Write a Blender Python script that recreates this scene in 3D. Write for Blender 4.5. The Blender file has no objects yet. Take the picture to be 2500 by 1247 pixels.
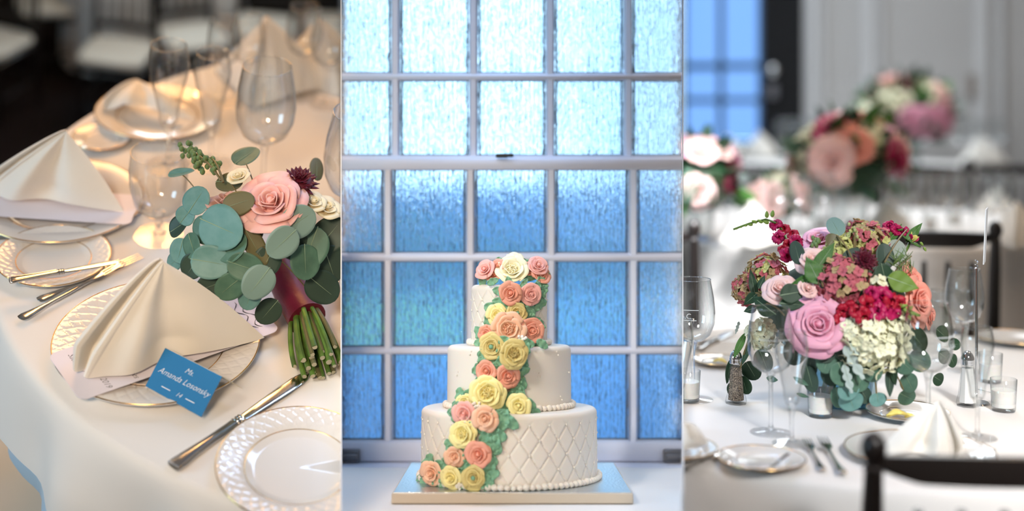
import bpy, bmesh, math, random
from math import sin, cos, pi, radians, sqrt, exp, atan2, hypot
from mathutils import Matrix, Vector, noise

# ------------------------------------------------------------------ camera, world, light
SC = bpy.context.scene
COL = SC.collection
W, H, F, PY0, CZ, FD = 2500., 1247., 3000., 250., 1.0, 1.9
cam_d = bpy.data.cameras.new('camera'); cam = bpy.data.objects.new('camera', cam_d); COL.objects.link(cam)
cam.location = (0, 0, CZ); cam.rotation_euler = (pi/2, 0, 0)
cam_d.sensor_fit = 'HORIZONTAL'; cam_d.sensor_width = 36; cam_d.lens = 36*F/W
cam_d.shift_y = -(H/2-PY0)/W
cam_d.clip_start = .05; cam_d.clip_end = 100
cam_d.dof.use_dof = True; cam_d.dof.focus_distance = FD
cam_d.dof.aperture_fstop = cam_d.lens/1000/0.037
SC.camera = cam
SC.view_settings.view_transform = 'Standard'; SC.view_settings.look = 'None'
SC.view_settings.exposure = 0.0; SC.view_settings.gamma = 1; SC.view_settings.use_curve_mapping = False

wd = bpy.data.worlds.new('sky'); SC.world = wd; wd.use_nodes = True
bg = wd.node_tree.nodes['Background']; bg.inputs[0].default_value = (.50, .79, 1, 1); bg.inputs[1].default_value = 4.0

def area(name, loc, target, size, power, col, sy=None, spread=180):
    l = bpy.data.lights.new(name, 'AREA'); l.energy = power; l.color = col
    l.shape = 'RECTANGLE'; l.size = size; l.size_y = sy or size; l.spread = radians(spread)
    o = bpy.data.objects.new(name, l); COL.objects.link(o); o.location = loc
    o.rotation_euler = (Vector(target)-Vector(loc)).to_track_quat('-Z', 'Y').to_euler()
    return o
def bulb(name, loc, power, col, r=.03):
    l = bpy.data.lights.new(name, 'POINT'); l.energy = power; l.color = col; l.shadow_soft_size = r
    o = bpy.data.objects.new(name, l); COL.objects.link(o); o.location = loc
WARM = (1, .46, .14); COOL = (.62, .80, 1)
area('daylight_window', (-2.6, .7, 1.3), (-.3, 1.9, .6), .8, 30, (.46, .76, 1), 1.0)
area('fill_left_front', (-.40, -.7, 1.45), (-.55, 1.85, .68), .45, 2.3, (1, .78, .56), .4, 36)  # added fill from beside the camera, for the napkin fronts
area('ceiling_lamp_front', (-.62, 1.0, 1.6), (.0, 1.9, .60), .25, .62, (1, .90, .78), .25, 36)
area('fill_blue_over_sash', (0, 2.13, 1.55), (0, 1.75, .42), .5, 4.0, (.42, .64, 1), .25, 120)  # added blue fill for cake and cloth; the wall has no window here
area('fill_left_back', (-1.0, 4.4, 2.5), (-1.0, 4.3, .9), .8, 7, (1, .78, .52), .6)  # added to lift the cushions behind the left table
area('ceiling_lamp_left', (-.85, 2.75, 2.3), (-.55, 2.1, .6), .6, 16, (1, .50, .17), .5)
area('ceiling_lamp_right', (1.5, 2.6, 2.3), (.6, 1.9, .5), .9, 8, (1, .74, .46), .6)
area('fill_right_front', (.80, .05, 1.8), (.70, 1.75, .55), .3, 2.3, (1, .98, .97), .3, 34)  # added frontal fill on the right table; no lamp hangs here
area('fill_second_table', (.50, 2.33, 1.48), (.50, 3.2, .36), .2, 5, (.97, .98, 1), .2, 50)  # added fill that whitens the second table's drape; no bay window
area('fill_cool_right', (.78, 2.75, 2.45), (.62, 1.9, .5), .5, 1.5, (.74, .90, 1), .4, 160)  # unseen cool fill added for the right table's glasses; no skylight
area('ceiling_lamp_far', (1.1, 4.6, 2.5), (1.1, 4.4, .6), 1.4, 46, (.94, .97, 1), 1.2)
area('fill_glint_right', (1.35, 5.9, 1.95), (1.0, 3.2, .6), 1.0, 22, (.82, .92, 1), .5)  # added panel for bluish highlights on the far glasses; no transom exists
area('fill_glint_left', (-1.25, 5.0, 2.2), (-.7, 2.6, .9), .5, 9, (.72, .88, 1), .4)  # likewise added, for cool highlights on the left glasses
for i, (x, y, z) in enumerate(((-.9, 2.9, 1.9), (-.5, 2.75, 2.0), (.6, 3.1, 1.9), (.75, 2.9, 2.0), (1.2, 2.5, 1.9), (.9, .9, 1.8))):
    bulb('lamp_bulb', (x, y, z), 1.3, (1, .5, .16), .013)

# ------------------------------------------------------------------ frames of the three settings
def ray(x, y): return Vector(((x-W/2)/F, 1, -(y-PY0)/F))
CAM = Vector((0, 0, CZ))
def frame(x, y, d, yaw, tilt):
    return Matrix.Translation(CAM+ray(x, y)*d) @ Matrix.Rotation(radians(yaw), 4, 'Z') @ Matrix.Rotation(radians(tilt), 4, 'X')
SL = frame(385, 850, 1.9, 15.5, 27)      # table with the place setting
SM = frame(1243, 1191, 1.9, 0, -9.0)     # table with the cake
SR = frame(2070, 985, 1.9, -15.5, 0)     # table with the centrepiece
def loc_ray(S, x, y):
    I = S.inverted(); return I @ CAM, (I.to_3x3() @ ray(x, y))
def at(S, x, y, h=0):
    c, d = loc_ray(S, x, y); return c+d*((h-c.z)/d.z)
def aty(S, x, y, yl):
    c, d = loc_ray(S, x, y); return c+d*((yl-c.y)/d.y)
def ball(S, x, y, C, R, sq=(1, 1, 1)):
    c, d = loc_ray(S, x, y); q = Vector([1/k for k in sq])
    c2 = (c-C)*q; d2 = d*q; a = d2.dot(d2); b = c2.dot(d2); e = c2.dot(c2)-R*R; D = b*b-a*e
    t = (-b-sqrt(D))/a if D > 0 else -b/a
    p = c+d*t; n = (p-C); n = Vector([n[i]*q[i]*q[i] for i in range(3)]).normalized()
    return p, n
def cyl(S, x, y, R):
    c, d = loc_ray(S, x, y); a = d.x**2+d.y**2; b = c.x*d.x+c.y*d.y; e = c.x**2+c.y**2-R*R; D = b*b-a*e
    t = (-b-sqrt(D))/a if D > 0 else -b/a
    p = c+d*t; return p, Vector((p.x, p.y, 0)).normalized()
def cvec(S):
    I = S.inverted().to_3x3(); return I @ Vector((1, 0, 0)), I @ Vector((0, 0, 1)), I @ Vector((0, -1, 0))
def orient(S, pos, n, ang=0, s=1):
    """matrix with z along n and y along the image direction ang (degrees clockwise from up)"""
    r, u, k = cvec(S); a = radians(ang); y = r*sin(a)+u*cos(a); n = n.normalized()
    y = (y-n*y.dot(n)).normalized(); x = y.cross(n)
    M = Matrix((x, y, n)).transposed().to_4x4()
    if not hasattr(s, '__len__'): s = (s, s, s)
    return Matrix.Translation(pos) @ M @ Matrix.Diagonal((*s, 1))
T = Matrix.Translation
def RZ(a): return Matrix.Rotation(radians(a), 4, 'Z')
def RX(a): return Matrix.Rotation(radians(a), 4, 'X')
def RY(a): return Matrix.Rotation(radians(a), 4, 'Y')
def SCL(*s): return Matrix.Diagonal((*(s if len(s) == 3 else s*3), 1))

# ------------------------------------------------------------------ geometry
class G:
    def __init__(s): s.v = []; s.f = []
    def add(s, vs, fs, M=None):
        n = len(s.v); s.v += [tuple(M @ Vector(p)) if M else tuple(p) for p in vs]
        s.f += [tuple(i+n for i in f) for f in fs]; return s
    def join(s, g, M=None): return s.add(g.v, g.f, M)
    def lathe(s, prof, n=32, M=None, rm=None, cap=False):
        vs = []; fs = []; rings = []
        for r, z in prof:
            if r < 1e-6: rings.append([len(vs)]); vs.append((0, 0, z))
            else:
                rings.append(list(range(len(vs), len(vs)+n)))
                for i in range(n):
                    a = 2*pi*i/n; q = r*(rm(a, z) if rm else 1); vs.append((q*cos(a), q*sin(a), z))
        for a, b in zip(rings, rings[1:]):
            for i in range(n):
                j = (i+1) % n
                if len(a) == 1 and len(b) == 1: continue
                if len(a) == 1: fs.append((a[0], b[j], b[i]))
                elif len(b) == 1: fs.append((a[i], a[j], b[0]))
                else: fs.append((a[i], a[j], b[j], b[i]))
        if cap:
            if len(rings[0]) > 1: fs.append(tuple(reversed(rings[0])))
            if len(rings[-1]) > 1: fs.append(tuple(rings[-1]))
        return s.add(vs, fs, M)
    def loft(s, rings, M=None, cap=True, loop=True):
        n = len(rings[0]); vs = [p for r in rings for p in r]; fs = []
        for k in range(len(rings)-1):
            for i in range(n if loop else n-1):
                j = (i+1) % n; fs.append((k*n+i, k*n+j, (k+1)*n+j, (k+1)*n+i))
        if cap: fs.append(tuple(reversed(range(n)))); fs.append(tuple(range((len(rings)-1)*n, len(rings)*n)))
        return s.add(vs, fs, M)
    def tube(s, pts, r, n=8, M=None, cap=True):
        pts = [Vector(p) for p in pts]; m = len(pts)
        rr = r if hasattr(r, '__len__') else [r]*m
        t0 = (pts[1]-pts[0]).normalized(); up = Vector((0, 0, 1)) if abs(t0.z) < .9 else Vector((1, 0, 0))
        x = t0.cross(up).normalized(); rings = []
        for i, p in enumerate(pts):
            t = (pts[min(i+1, m-1)]-pts[max(i-1, 0)]).normalized()
            x = (x-t*x.dot(t)).normalized(); y = t.cross(x)
            rings.append([tuple(p+(x*cos(2*pi*k/n)+y*sin(2*pi*k/n))*rr[i]) for k in range(n)])
        return s.loft(rings, M, cap)
    def ell(s, c, r, nu=12, nv=8, M=None):
        r = r if hasattr(r, '__len__') else (r, r, r)
        pr = [(sin(pi*k/nv), -cos(pi*k/nv)) for k in range(nv+1)]; pr[0] = (0, -1); pr[-1] = (0, 1)
        m = T(Vector(c)) @ SCL(*r)
        return s.lathe(pr, nu, (M @ m) if M else m)
    def box(s, c, d, M=None, ch=0):
        x, y, z = d[0]/2, d[1]/2, d[2]/2
        if not ch:
            vs = [(c[0]+i*x, c[1]+j*y, c[2]+k*z) for k in (-1, 1) for i, j in ((-1, -1), (1, -1), (1, 1), (-1, 1))]
            return s.add(vs, [(3, 2, 1, 0), (4, 5, 6, 7), (0, 1, 5, 4), (1, 2, 6, 5), (2, 3, 7, 6), (3, 0, 4, 7)], M)
        rings = []
        for zz, q in ((-z, ch), (-z+ch, 0), (z-ch, 0), (z, ch)):
            a, b = x-q, y-q; e = ch
            rings.append([(c[0]+i, c[1]+j, c[2]+zz) for i, j in ((-a+e, -b), (a-e, -b), (a, -b+e), (a, b-e), (a-e, b), (-a+e, b), (-a, b-e), (-a, -b+e))])
        return s.loft(rings, M)
    def sheet(s, fn, nu, nv, thick=0, M=None):
        P = [[Vector(fn(i/nu, j/nv)) for i in range(nu+1)] for j in range(nv+1)]
        vs = [tuple(p) for row in P for p in row]; w = nu+1; fs = []
        for j in range(nv):
            for i in range(nu): a = j*w+i; fs.append((a, a+1, a+w+1, a+w))
        if thick:
            N = len(vs)
            for j in range(nv+1):
                for i in range(nu+1):
                    du = P[j][min(i+1, nu)]-P[j][max(i-1, 0)]; dv = P[min(j+1, nv)][i]-P[max(j-1, 0)][i]
                    nn = du.cross(dv); nn = nn.normalized() if nn.length > 1e-12 else Vector((0, 0, 1))
                    vs.append(tuple(P[j][i]-nn*thick))
            fs += [tuple(N+k for k in reversed(f)) for f in fs]
            per = [(i, i+1) for i in range(nu)]+[(j*w+nu, (j+1)*w+nu) for j in range(nv)]+[(nv*w+i+1, nv*w+i) for i in range(nu-1, -1, -1)]+[((j+1)*w, j*w) for j in range(nv-1, -1, -1)]
            for a, b in per: fs.append((b, a, a+N, b+N))
        return s.add(vs, fs, M)
    def poly(s, pts, z0, z1, M=None):
        n = len(pts); vs = [(x, y, z0) for x, y in pts]+[(x, y, z1) for x, y in pts]
        fs = [tuple(reversed(range(n))), tuple(range(n, 2*n))]+[(i, (i+1) % n, n+(i+1) % n, n+i) for i in range(n)]
        return s.add(vs, fs, M)

def mesh(name, g, m, smooth=40):
    me = bpy.data.meshes.new(name); me.from_pydata(g.v, [], g.f); me.update()
    bm = bmesh.new(); bm.from_mesh(me); bmesh.ops.remove_doubles(bm, verts=bm.verts, dist=1e-7); bmesh.ops.recalc_face_normals(bm, faces=bm.faces); bm.to_mesh(me); bm.free()
    if smooth:
        me.polygons.foreach_set('use_smooth', [True]*len(me.polygons))
        if smooth < 180: me.set_sharp_from_angle(angle=radians(smooth))
    me.materials.append(m); return me
CURSET = ['L']
def ob(name, g, m=None, parent=None, M=None, smooth=40):
    me = g if isinstance(g, bpy.types.Mesh) else mesh(name, g, m, smooth)
    o = bpy.data.objects.new(name, me); COL.objects.link(o); o['_s'] = CURSET[0]
    if parent: o.parent = parent
    if M is not None: o.matrix_basis = M
    return o
def tag(o, label, cat, group=None, kind=None):
    if label: o['label'] = label
    if cat: o['category'] = cat
    if group: o['group'] = group
    if kind: o['kind'] = kind
    return o
def thing(name, label, cat, M, group=None):
    o = bpy.data.objects.new(name, None); COL.objects.link(o); o.matrix_basis = M; o.empty_display_size = .05
    return tag(o, label, cat, group)
def copy_tree(o, M, label=None, group=None):
    def rec(a, p):
        c = a.copy(); COL.objects.link(c); c.parent = p
        if '_s' in c: c['_s'] = CURSET[0]
        for ch in KIDS.get(a.name, ()) or a.children: rec(ch, c)
        return c
    c = rec(o, None); c.matrix_basis = M
    if label: c['label'] = label
    if group: c['group'] = group
    return c
KIDS = {}
def struct(o): o['kind'] = 'structure'; return o
def text(txt, size, shear=0, al='CENTER', thin=.012):
    cu = bpy.data.curves.new('t', 'FONT'); cu.body = txt; cu.size = size; cu.shear = shear; cu.align_x = al; cu.offset = -size*thin; cu.resolution_u = 3
    o = bpy.data.objects.new('t', cu); COL.objects.link(o); dg = bpy.context.evaluated_depsgraph_get()
    me = bpy.data.meshes.new_from_object(o.evaluated_get(dg)); g = G()
    g.add([tuple(v.co) for v in me.vertices], [tuple(p.vertices) for p in me.polygons])
    bpy.data.objects.remove(o); bpy.data.curves.remove(cu); bpy.data.meshes.remove(me); return g

# ------------------------------------------------------------------ materials
def C(r, g, b):
    return tuple(((c/255)/12.92 if c/255 <= .04045 else ((c/255+.055)/1.055)**2.4) for c in (r, g, b))
MATS = {}
def mat(name, col, rough=.5, metal=0, bump=None, var=None, trans=0, ior=1.45, sss=0, coat=0, sheen=0, stretch=None, alpha=1, translucent=0):
    if name in MATS: return MATS[name]
    m = bpy.data.materials.new(name); m.use_nodes = True; nt = m.node_tree; b = nt.nodes['Principled BSDF']
    col = (*col, 1); b.inputs['Base Color'].default_value = col; b.inputs['Roughness'].default_value = rough
    b.inputs['Metallic'].default_value = metal; b.inputs['Transmission Weight'].default_value = trans; b.inputs['IOR'].default_value = ior
    b.inputs['Coat Weight'].default_value = coat; b.inputs['Sheen Weight'].default_value = sheen
    if sss: b.inputs['Subsurface Weight'].default_value = sss; b.inputs['Subsurface Radius'].default_value = (1, .5, .3); b.inputs['Subsurface Scale'].default_value = .006
    tc = nt.nodes.new('ShaderNodeTexCoord'); src = tc.outputs['Object']
    if stretch:
        mp = nt.nodes.new('ShaderNodeMapping'); mp.inputs['Scale'].default_value = stretch; nt.links.new(src, mp.inputs[0]); src = mp.outputs[0]
    def nz(scale, detail=3):
        n = nt.nodes.new('ShaderNodeTexNoise'); n.inputs['Scale'].default_value = scale; n.inputs['Detail'].default_value = detail; nt.links.new(src, n.inputs['Vector']); return n
    if var:                               # (scale, other colour, low, high)
        n = nz(var[0]); rp = nt.nodes.new('ShaderNodeValToRGB'); rp.color_ramp.elements[0].position = var[2]; rp.color_ramp.elements[1].position = var[3]
        rp.color_ramp.elements[0].color = col; rp.color_ramp.elements[1].color = (*var[1], 1)
        nt.links.new(n.outputs['Fac'], rp.inputs[0]); nt.links.new(rp.outputs[0], b.inputs['Base Color'])
    if bump:                              # (scale, strength, distance)
        n = nz(bump[0], 4); bp = nt.nodes.new('ShaderNodeBump'); bp.inputs['Strength'].default_value = bump[1]; bp.inputs['Distance'].default_value = bump[2]
        nt.links.new(n.outputs['Fac'], bp.inputs['Height']); nt.links.new(bp.outputs[0], b.inputs['Normal'])
    if translucent:
        tr = nt.nodes.new('ShaderNodeBsdfTranslucent'); tr.inputs[0].default_value = col; mx = nt.nodes.new('ShaderNodeMixShader'); mx.inputs[0].default_value = translucent
        out = nt.nodes['Material Output']; nt.links.new(b.outputs[0], mx.inputs[1]); nt.links.new(tr.outputs[0], mx.inputs[2]); nt.links.new(mx.outputs[0], out.inputs[0])
    MATS[name] = m; return m
def thin_glass(name, tint=(.97, .985, .985), edge=(.22, .25, .27), ior=1.5, rough=.0, gl=1.0):
    m = bpy.data.materials.new(name); m.use_nodes = True; nt = m.node_tree; nt.nodes.remove(nt.nodes['Principled BSDF'])
    out = nt.nodes['Material Output']; tr = nt.nodes.new('ShaderNodeBsdfTransparent'); gs = nt.nodes.new('ShaderNodeBsdfGlossy'); gs.inputs['Roughness'].default_value = rough
    lf = nt.nodes.new('ShaderNodeLayerWeight'); lf.inputs[0].default_value = .5; pw = nt.nodes.new('ShaderNodeMath'); pw.operation = 'POWER'; pw.inputs[1].default_value = 4; nt.links.new(lf.outputs['Facing'], pw.inputs[0]); fr = nt.nodes.new('ShaderNodeMath'); fr.operation = 'MULTIPLY_ADD'; fr.inputs[1].default_value = .8; fr.inputs[2].default_value = .075; nt.links.new(pw.outputs[0], fr.inputs[0]); lw = nt.nodes.new('ShaderNodeLayerWeight'); lw.inputs[0].default_value = .38
    mc = nt.nodes.new('ShaderNodeMix'); mc.data_type = 'RGBA'; mc.inputs['A'].default_value = (*tint, 1); mc.inputs['B'].default_value = (*edge, 1)
    pe = nt.nodes.new('ShaderNodeMath'); pe.operation = 'POWER'; pe.inputs[1].default_value = 2.6; nt.links.new(lf.outputs['Facing'], pe.inputs[0]); nt.links.new(pe.outputs[0], mc.inputs['Factor']); nt.links.new(mc.outputs['Result'], tr.inputs[0])
    mu = nt.nodes.new('ShaderNodeMath'); mu.operation = 'MULTIPLY'; mu.inputs[1].default_value = gl; mu.use_clamp = True; nt.links.new(fr.outputs[0], mu.inputs[0])
    mx = nt.nodes.new('ShaderNodeMixShader'); nt.links.new(mu.outputs[0], mx.inputs[0]); nt.links.new(tr.outputs[0], mx.inputs[1]); nt.links.new(gs.outputs[0], mx.inputs[2]); nt.links.new(mx.outputs[0], out.inputs[0])
    MATS[name] = m; return m

M_CLOTH = mat('white table linen', (.80, .77, .74), .85, bump=(900, .12, .001), sheen=.2)
M_NAP = mat('ivory napkin cloth', (.90, .86, .79), .8, bump=(1500, .15, .0006), sheen=.25, translucent=.12)
M_CHINA = mat('white china', (.74, .71, .68), .12, coat=.5)
M_GOLD = mat('gold band', (.62, .40, .16), .22, metal=1)
M_SILV = mat('silver cutlery', (.62, .60, .57), .14, metal=1, bump=(60, .05, .002))
M_CHROME = mat('chrome', (.75, .76, .78), .08, metal=1)
M_GLASS = thin_glass('thin clear glass', gl=1.8)
M_CUP = thin_glass('votive glass', (.985, .99, .99), (.62, .66, .68), gl=1.0)
M_STEM = mat('solid clear glass', (.98, .99, .99), .0, trans=1, ior=1.40)
def clear_mix(m, k):
    nt = m.node_tree; tr = nt.nodes.new('ShaderNodeBsdfTransparent'); mx = nt.nodes.new('ShaderNodeMixShader'); mx.inputs[0].default_value = k
    nt.links.new(nt.nodes['Principled BSDF'].outputs[0], mx.inputs[1]); nt.links.new(tr.outputs[0], mx.inputs[2]); nt.links.new(mx.outputs[0], nt.nodes['Material Output'].inputs[0])
clear_mix(M_STEM, .62)
M_DARKW = mat('dark stained wood', (.012, .008, .007), .35, bump=(30, .1, .002), coat=.2)
M_CUSH = mat('white seat cushion', (.68, .66, .60), .85, bump=(300, .2, .001))
M_WHITEP = mat('white paint', (.72, .72, .76), .4)

# ------------------------------------------------------------------ builders shared by the settings
def plate(M, label, R=.155, group=None, emboss=0, well=.66, hi=.02):
    t = thing('plate', label, 'plate', M, group); w = R*well; n = 72 if emboss else 48
    prof = [(0, .004), (w*.8, .004), (w*.86, .0045), (w*.93, .007), (w, hi*.5), (w*1.02, hi*.58)]
    body = G().lathe([(0, .0), (w*.7, 0), (w*.74, .002), (w, .006), (R*.99, hi*.82), (R, hi*.92), (R*.995, hi)]+([(w*1.05, hi*.62)] if not emboss else [])+list(reversed(prof)), n)
    b = ob('body', body, M_CHINA, t, smooth=60)
    if emboss:
        def fn(u, v):
            a = 2*pi*u; r = w*1.02+(R*.995-w*1.02)*v; z = hi*.58+(hi*.42)*v
            k = emboss; q = 1.9*(v-.5); e = min(abs(sin(k/2*a+q*pi)), abs(sin(k/2*a-q*pi)))
            e2 = min(1, e*2.4); d = (1-(1-e2)**2)*.0014*min(1, 8*v*(1-v))
            return (r*cos(a), r*sin(a), z+d)
        ob('rim', G().sheet(fn, emboss*14, 16), M_CHINA, b, smooth=180)
    for r, z, th in ((R*.992, hi*1.005, .0008), (w*.985, hi*.46, .0012)):
        ob('gold_band', G().lathe([(r-th, z-.0002), (r-th*.4, z+.0007), (r+th*.5, z+.0006), (r+th, z-.0008)], 96), M_GOLD, b, smooth=180)
    return t

def napkin_g(A, P, B, Cc, roll=.013, n=34, view=None):
    """standing pyramid fold: seam A-P with two rolled lips, right face to B, left face to C"""
    A, P, B, Cc = map(Vector, (A, P, B, Cc)); g = G()
    nr = (P-A).cross(B-A); nr = -nr.normalized() if nr.y > 0 else nr.normalized()
    ax = (P-A).normalized(); out = view.copy() if view else (nr+(Vector((0, -1, .2)))*.4); out = (out-ax*out.dot(ax)).normalized(); side = ax.cross(out)
    if side.dot(B-A) > 0: side = -side
    def seam(v): return A+(P-A)*v+out*(.016*sin(pi*v)**.8)
    def f1(u, v):
        a = seam(v); e = B+(P-B)*v+Vector((0, 0, .010))*sin(pi*v); k = u*u*(3-2*u)*.35+u*.65
        p = a+(e-a)*k; bul = sin(pi*u)*(1-v)**.6
        p += nr*(.020*bul*(.4+.6*sin(pi*min(1, v*1.4+.15)))-.030*exp(-((u-.45)/.12)**2)*(1-v)*min(1, v*4+.25)+.012*exp(-((u-.25)/.10)**2)*(1-v))
        p.z += .007*(1-v)**4*sin(pi*u)**2
        return p
    g.sheet(f1, n, n)
    cs = [(0, 0), (.10, .10), (.30, .16), (.48, .06), (.58, -.25), (.70, -.85), (.85, -.95), (.98, -.35), (1.10, .10), (1.30, .22), (1.52, .08), (1.60, -.35), (1.66, -.9)]
    def f2(u, v):
        k = u*(len(cs)-1); i = min(int(k), len(cs)-2); f = k-i; x = cs[i][0]*(1-f)+cs[i+1][0]*f; y = cs[i][1]*(1-f)+cs[i+1][1]*f
        w = roll*(.20+1.0*(1-v)**.6*min(1, .45+v*3)); return seam(v)+side*x*w+out*y*w*1.5
    g.sheet(f2, 48, n)
    def f3(u, v):
        w = roll*(.20+1.0*(1-v)**.6*min(1, .45+v*3)); a = seam(v)+side*1.66*w-out*1.35*w; e = Cc+(P-Cc)*v
        return a+(e-a)*u+Vector((0, 0, .012))*sin(pi*u)*(1-v)
    g.sheet(f3, 12, n)
    def f4(u, v):                                  # inner fold that closes the pocket at the back
        e = B+(P-B)*v; a = Cc+(P-Cc)*v; return e+(a-e)*u+Vector((0, -.03, 0))*sin(pi*u)*(1-v)
    g.sheet(f4, 12, n)
    return g
NAP_MESH = []
def napkin(M, label, group='folded napkins'):
    if not NAP_MESH: NAP_MESH.append(mesh('napkin', napkin_g((-.02, -.10, 0), (-.01, .02, .165), (.14, .04, 0), (-.13, .07, 0)), M_NAP, 180))
    o = ob('folded_napkin', NAP_MESH[0], M=M); return tag(o, label, 'napkin', group)

def sect(x, w, t, n=10, z0=0, y0=0, p=2.6):
    r = []
    for k in range(n):
        a = 2*pi*k/n; c, s = cos(a), sin(a); r.append((x, y0+w*math.copysign(abs(c)**(2/p), c), z0+t*math.copysign(abs(s)**(2/p), s)))
    return r
def lofts(st, n=12): return G().loft([sect(*a, n=n) for a in st])
CUT = {}
def knife_meshes():
    if 'k' in CUT: return CUT['k']
    h = lofts([(-.115, .004, .002), (-.114, .0095, .0035), (-.110, .0115, .0042), (-.098, .0110, .0044), (-.08, .0085, .0045), (-.05, .0068, .0045), (-.02, .0065, .0048), (0, .0075, .005), (.006, .0085, .0052), (.010, .0070, .0042)], 16)
    c = G()
    for x in (-.003, .003, .0075): c.tube([(x, .0085*cos(a), .0052*sin(a)) for a in [2*pi*k/18 for k in range(19)]], .0011, 6)
    for s in (-1, 1): c.tube([(-.109, s*.0085, .0036), (-.09, s*.0075, .0040), (-.05, s*.0048, .0042), (-.008, s*.0045, .0046)], .0010, 6)
    for k in range(5): c.ell((-.1125, -.008+.004*k, .0036), .0016, 8, 6)
    b = lofts([(.009, .0065, .0022), (.016, .0080, .0016), (.05, .0095, .0014, ), (.09, .0108, .0012), (.115, .0105, .0011), (.128, .0085, .0010), (.136, .0050, .0008), (.139, .0012, .0006)], 12)
    CUT['k'] = tuple(mesh(nm, g, M_SILV) for nm, g in (('handle', h), ('ornament', c), ('blade', b))); return CUT['k']
def knife(M, label, group='knives', cat='knife'):
    t = thing('table_knife', label, cat, M, group); h, c, b = knife_meshes(); ho = ob('handle', h, parent=t); ob('ornament', c, parent=ho); ob('blade', b, parent=t); return t
def fork_meshes():
    if 'f' in CUT: return CUT['f']
    def zz(x): return .004+.012*max(0, x)**1.0*0+.010*exp(-((x-.055)/.02)**2)
    h = lofts([(-.11, .002, .001, ), (-.108, .0085, .0018), (-.10, .0105, .002), (-.085, .0085, .002), (-.05, .0045, .0022), (0, .0032, .0024), (.03, .003, .0024), (.045, .0045, .002), (.055, .0105, .0013), (.068, .0118, .0011), (.074, .0112, .0010)], 12)
    h.v = [(x, y, z+.004+.006*max(0, (x+.02)/.1)**2) for x, y, z in h.v]
    t = lofts([(.070, .0020, .0011), (.10, .0015, .0010), (.118, .0009, .0007), (.122, .0004, .0004)], 8)
    t.v = [(x, y, z+.004+.006*max(0, (.074+.02)/.1)**2+(x-.07)*.05) for x, y, z in t.v]
    CUT['f'] = (mesh('handle', h, M_SILV), mesh('tine', t, M_SILV)); return CUT['f']
def fork(M, label, group='forks'):
    t = thing('table_fork', label, 'fork', M, group); h, ti = fork_meshes(); ob('handle', h, parent=t)
    for k in range(4): ob('tine', ti, parent=t, M=T((0, -.0093+.0062*k, 0)))
    return t

GL = {}
def glass_meshes(kind):
    if kind in GL: return GL[kind]
    if kind == 'wine':   bowl = [(.006, .098), (.018, .101), (.030, .112), (.0365, .13), (.038, .15), (.0355, .175), (.030, .205)]; st = .098; foot = .034
    elif kind == 'flute': bowl = [(.005, .062), (.0105, .064), (.0125, .072), (.0135, .085), (.0185, .110), (.0245, .135), (.0262, .150), (.0250, .163), (.0222, .178)]; st = .062; foot = .031
    else:                bowl = [(.006, .035), (.02, .037), (.031, .05), (.036, .075), (.037, .10), (.034, .125)]; st = .035; foot = .032
    sm = [(r*.97, z+.001) for r, z in reversed(bowl)]
    bo = mesh('bowl', G().lathe(bowl+[(bowl[-1][0]*1.005, bowl[-1][1]+.0006)], 40), M_GLASS, 180)
    rim = mesh('rim', G().tube([((bowl[-1][0])*cos(a), (bowl[-1][0])*sin(a), bowl[-1][1]) for a in [2*pi*k/40 for k in range(41)]], .0006, 6), M_GLASS, 180)
    stem = mesh('stem', G().lathe([(0, st+.003), (.0085, st+.0025), (.0055, st-.008), (.0035, st-.02), (.0034, .016), (.0050, .008), (.010, .0045), (0, .004)], 20), M_STEM, 180)
    ft = mesh('foot', G().lathe([(0, .0045), (.008, .004), (foot*.9, .0016), (foot, .001), (foot, .0004), (0, .0003)], 40), M_STEM, 60)
    GL[kind] = (bo, rim, stem, ft); return GL[kind]
def glass(M, label, kind='wine', group='stemware', etched=0):
    nm = {'wine': 'wine_glass', 'flute': 'champagne_flute', 'goblet': 'water_goblet'}[kind]
    t = thing(nm, label, 'glass', M, group); bo, rim, stem, ft = glass_meshes(kind)
    b = ob('bowl', bo, parent=t); ob('rim', rim, parent=b); ob('stem', stem, parent=t); ob('foot', ft, parent=t)
    if etched:
        g = text('H.G.C.', .013); R = .0385; a0 = radians(etched)
        g.v = [((R-.0006*max(0, y))*cos(a0+x/R), (R-.0006*max(0, y))*sin(a0+x/R), .148+y-.0045) for x, y, z in g.v]
        ob('etched_letters', g, mat('etched glass', (.75, .80, .82), .5), b)
        fr = G()
        for zz, w in ((.141, .62), (.158, .72)):
            fr.tube([(R*cos(a0+w*(k/12-.5)*2), R*sin(a0+w*(k/12-.5)*2), zz) for k in range(13)], .0006, 5)
        ob('etched_band', fr, MATS['etched glass'], b)
    return t

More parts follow.
